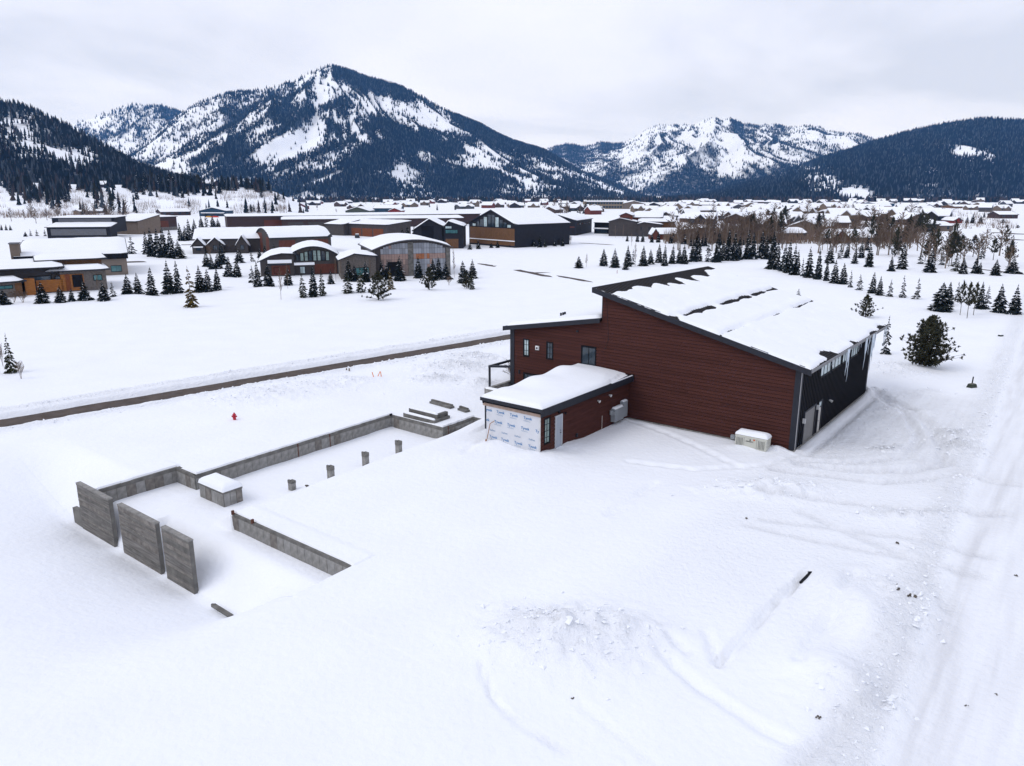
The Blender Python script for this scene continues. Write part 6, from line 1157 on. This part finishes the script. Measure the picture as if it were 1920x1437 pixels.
mountain('left_hill', '', [(-140, 150), (-60, 172), (0, 195), (40, 200), (62, 207), (100, 226), (130, 240), (165, 258), (200, 278), (232, 292), (262, 312), (300, 326), (340, 336), (400, 350), (440, 362)], 1500, 800, [(30, 250, .38), (45, 222, .40), (40, 270, .5), (65, 290, .42), (150, 296, .05), (165, 300, .1), (135, 292, .2), (100, 250, .6), (130, 265, .65), (20, 215, .5), (10, 290, 1), (60, 320, 1), (20, 330, 1), (120, 330, 1), (190, 320, .7), (200, 295, .6), (240, 315, .5), (270, 325, .5), (220, 340, .95), (85, 270, .5), (20, 205, .65), (-50, 300, 1)], 22, 260, .10, 66, 8200, 12, .7, .3, nA=160, nR=80, tiers=3, tree_lbl='dark conifers on the steep slope at the left', expo=1.0, brown=.06)
BX, BY, BZ = mountain('bluff', '', [(-140, 335), (0, 340), (100, 345), (180, 347), (260, 347), (330, 347), (400, 349), (450, 351), (490, 354), (515, 360), (540, 371), (565, 386), (580, 394)], 850, 660, [(30, 352, 1), (100, 356, .95), (170, 352, .7), (60, 372, .35), (110, 378, .4), (180, 372, .3), (220, 362, .3), (30, 380, .12), (140, 388, .08), (200, 385, .2), (250, 350, 1), (300, 349, 1), (330, 356, .6), (360, 352, .8), (400, 356, .25), (420, 366, .02), (460, 368, .02), (350, 375, .1), (300, 375, .2), (270, 385, .15), (500, 372, .05), (535, 380, .03), (460, 353, .6), (490, 355, .8), (420, 351, .7), (380, 388, .2)], 14, 120, .08, 77, 1000, 12, .05, .0, nA=160, nR=40, tiers=3, tree_lbl='dark conifers and bare brush on the snowy bluff', expo=.9, brown=.16, hbase=-1.5)
r = np.random.RandomState(9); V = []; F = []
for _k in range(2600):
    i = r.randint(0, 150); j = int(r.beta(1.2, 1.6) * 36)
    if fbm(np.array([i / 9.]), np.array([j / 6.]), 5)[0] < -.02: continue
    for q in range(5):
        p = np.array((BX[i, j] + r.uniform(-3, 3), BY[i, j] + r.uniform(-3, 3), BZ[i, j] - .4)); h = r.uniform(2, 6); e_ = p + np.array((r.uniform(-1, 1), r.uniform(-1, 1), h)); V.extend((p + (-.09, 0, 0), p + (.09, 0, 0), e_)); F.append((len(V) - 3, len(V) - 2, len(V) - 1))
tag(link('bluff_brush', np_mesh('bluff_brush', V, F, TWIG)), 'thin bare brush on the snowy face of the bluff', 'brush', kind='stuff')
# houses and single trees on the bluff
def on_bluff(px, t=.8):
    i = int(np.clip((px + 140) / 720. * 159, 0, 159)); j = int(t * 39); return BX[i, j], BY[i, j], BZ[i, j]
for (px, t, w, lb) in ((186, .88, 19, 'dark chalet with a snowy roof among the trees on the left bluff'), (391, .95, 13, 'dark cabin with a white roof on the bluff top')):
    x, y, z = on_bluff(px, t); o = empty('hillside_cabin', (x, y, z - 1), R(-8)); tag(o, lb, 'cabin'); volume(o, [(0, 4.5), (5, 7.5), (10, 4.5)], 'x', -w / 2, w / 2, DBROWN, over=.8, snow=.5); window(o, FR(), -3, 3, 1.5, 3.5, 3, 1, GLASS)
TW = [('dark', 'dark spruce'), ('blue', 'blue-green spruce'), ('pine', 'round dark pine')]
for i, (px, t, h, k) in enumerate(((258, .45, 15, 0), (270, .6, 13, 0), (150, .05, 13, 1), (205, .12, 15, 2), (222, .1, 10, 0), (340, .5, 13, 0), (352, .62, 11, 0), (372, .8, 15, 2), (403, .85, 17, 0), (330, .8, 20, 0), (345, .9, 22, 0), (318, .85, 19, 0), (300, .8, 18, 0), (286, .9, 17, 2), (420, .95, 12, 2), (440, .98, 12, 2), (470, .9, 11, 2), (490, .55, 9, 2), (494, .2, 12, 0), (522, .6, 8, 2), (520, .15, 5, 0), (468, .08, 7, 2), (360, .85, 18, 0), (275, .85, 19, 0), (262, .92, 20, 0), (120, .35, 12, 0), (95, .5, 14, 0), (60, .45, 13, 1), (20, .5, 15, 0), (180, .5, 14, 2))):
    x, y, z = on_bluff(px, t); r = random.Random(i); key = TW[k][0]; n = len([1 for q in LIB if q[0] == key]); o = tree('hillside_tree', (key, r.randrange(min(n, 3))), (x, y), h, h * (.42 if k < 2 else .6), '%s on the snowy bluff, %s of those from the left edge' % (TW[k][1], ordn(sorted([a_ for a_ in (258, 270, 150, 205, 222, 340, 352, 372, 403, 330, 345, 318, 300, 286, 420, 440, 470, 490, 494, 522, 520, 468, 360, 275, 262, 120, 95, 60, 20, 180)]).index(px) + 1)), 'tree', 'trees on the bluff', r); o.location.z = z - .3
# brown scrub at the foot of the mountains and bluff
r = np.random.RandomState(4); n = 2600; px = r.uniform(560, 1925, n); py = r.uniform(377.0, 380.5, n); G_ = np.array([up(a_, b_) for a_, b_ in zip(px, py)]); G_[:, 2] = 0
tag(link('far_scrub', cones(G_, r.uniform(5, 13, n), r.uniform(2.5, 6, n), 'far_scrub', [TREE_BROWN, TREE_FAR], (r.rand(n) < .45).astype(int), 5)), 'brown scrub and trees along the far edge of the valley floor', 'scrub', kind='stuff')
n = 900; px = np.concatenate([r.uniform(0, 270, n // 2), r.uniform(280, 460, n // 2)]); py = np.concatenate([r.uniform(398, 410, n // 2), r.uniform(390, 398, n // 2)]); G_ = np.array([up(a_, b_) for a_, b_ in zip(px, py)]); V = []; F = []
for g_ in G_:
    for k in range(5):
        h = r.uniform(2, 6.5); p = np.array((g_[0] + r.uniform(-2, 2), g_[1] + r.uniform(-2, 2), -.3)); q_ = p + np.array((r.uniform(-.8, .8), r.uniform(-.8, .8), h)); V.extend((p + (-.10, 0, 0), p + (.10, 0, 0), q_)); F.append((len(V) - 3, len(V) - 2, len(V) - 1))
tag(link('bare_brush', np_mesh('bare_brush', V, F, TWIG)), 'thin bare brush along the foot of the bluff', 'brush', kind='stuff')

def brush(n, x0, x1, y0, y1, hmax, name, label, seed):
    r = np.random.RandomState(seed); V = []; F = []
    for px, py in zip(r.uniform(x0, x1, n), r.uniform(y0, y1, n)):
        g_ = up(px, py)
        for k in range(6):
            h = r.uniform(.35, 1) * hmax; p = np.array((g_[0] + r.uniform(-2, 2), g_[1] + r.uniform(-2, 2), -.3)); q_ = p + np.array((r.uniform(-.25, .25) * h, r.uniform(-.25, .25) * h, h)); V.extend((p + (-.11, 0, 0), p + (.11, 0, 0), q_)); F.append((len(V) - 3, len(V) - 2, len(V) - 1))
    tag(link(name, np_mesh(name, V, F, TWIG)), label, 'brush', kind='stuff')
brush(900, 1250, 1720, 436, 458, 6, 'town_brush', 'brown bare brush filling the gardens of the right-hand town', 5)
brush(700, 1240, 1900, 384, 430, 5, 'far_town_brush', 'thin brown brush scattered among the far roofs', 6)
# ------------------------------------------------------------------ haze: the air of the valley
hz = MB().box(-7000, 7000, -80, 8700, -12, 720).build('haze', []); hz.display_type = 'WIRE'
hm = bpy.data.materials.new('haze'); hm.use_nodes = True; N = hm.node_tree.nodes; N.remove(N['Principled BSDF']); pv = N.new('ShaderNodeVolumePrincipled'); pv.inputs['Color'].default_value = (.15, .43, 1.0, 1); pv.inputs['Absorption Color'].default_value = (1, 1, 1, 1); pv.inputs['Density'].default_value = 4.2e-5; pv.inputs['Anisotropy'].default_value = 0.0
hm.node_tree.links.new(pv.outputs[0], N['Material Output'].inputs['Volume']); hz.data.materials.append(hm)
try: hm.cycles.homogeneous_volume = True
except Exception: pass
_ = 0; tag(hz, 'thin bluish winter haze filling the valley', 'haze', kind='stuff')
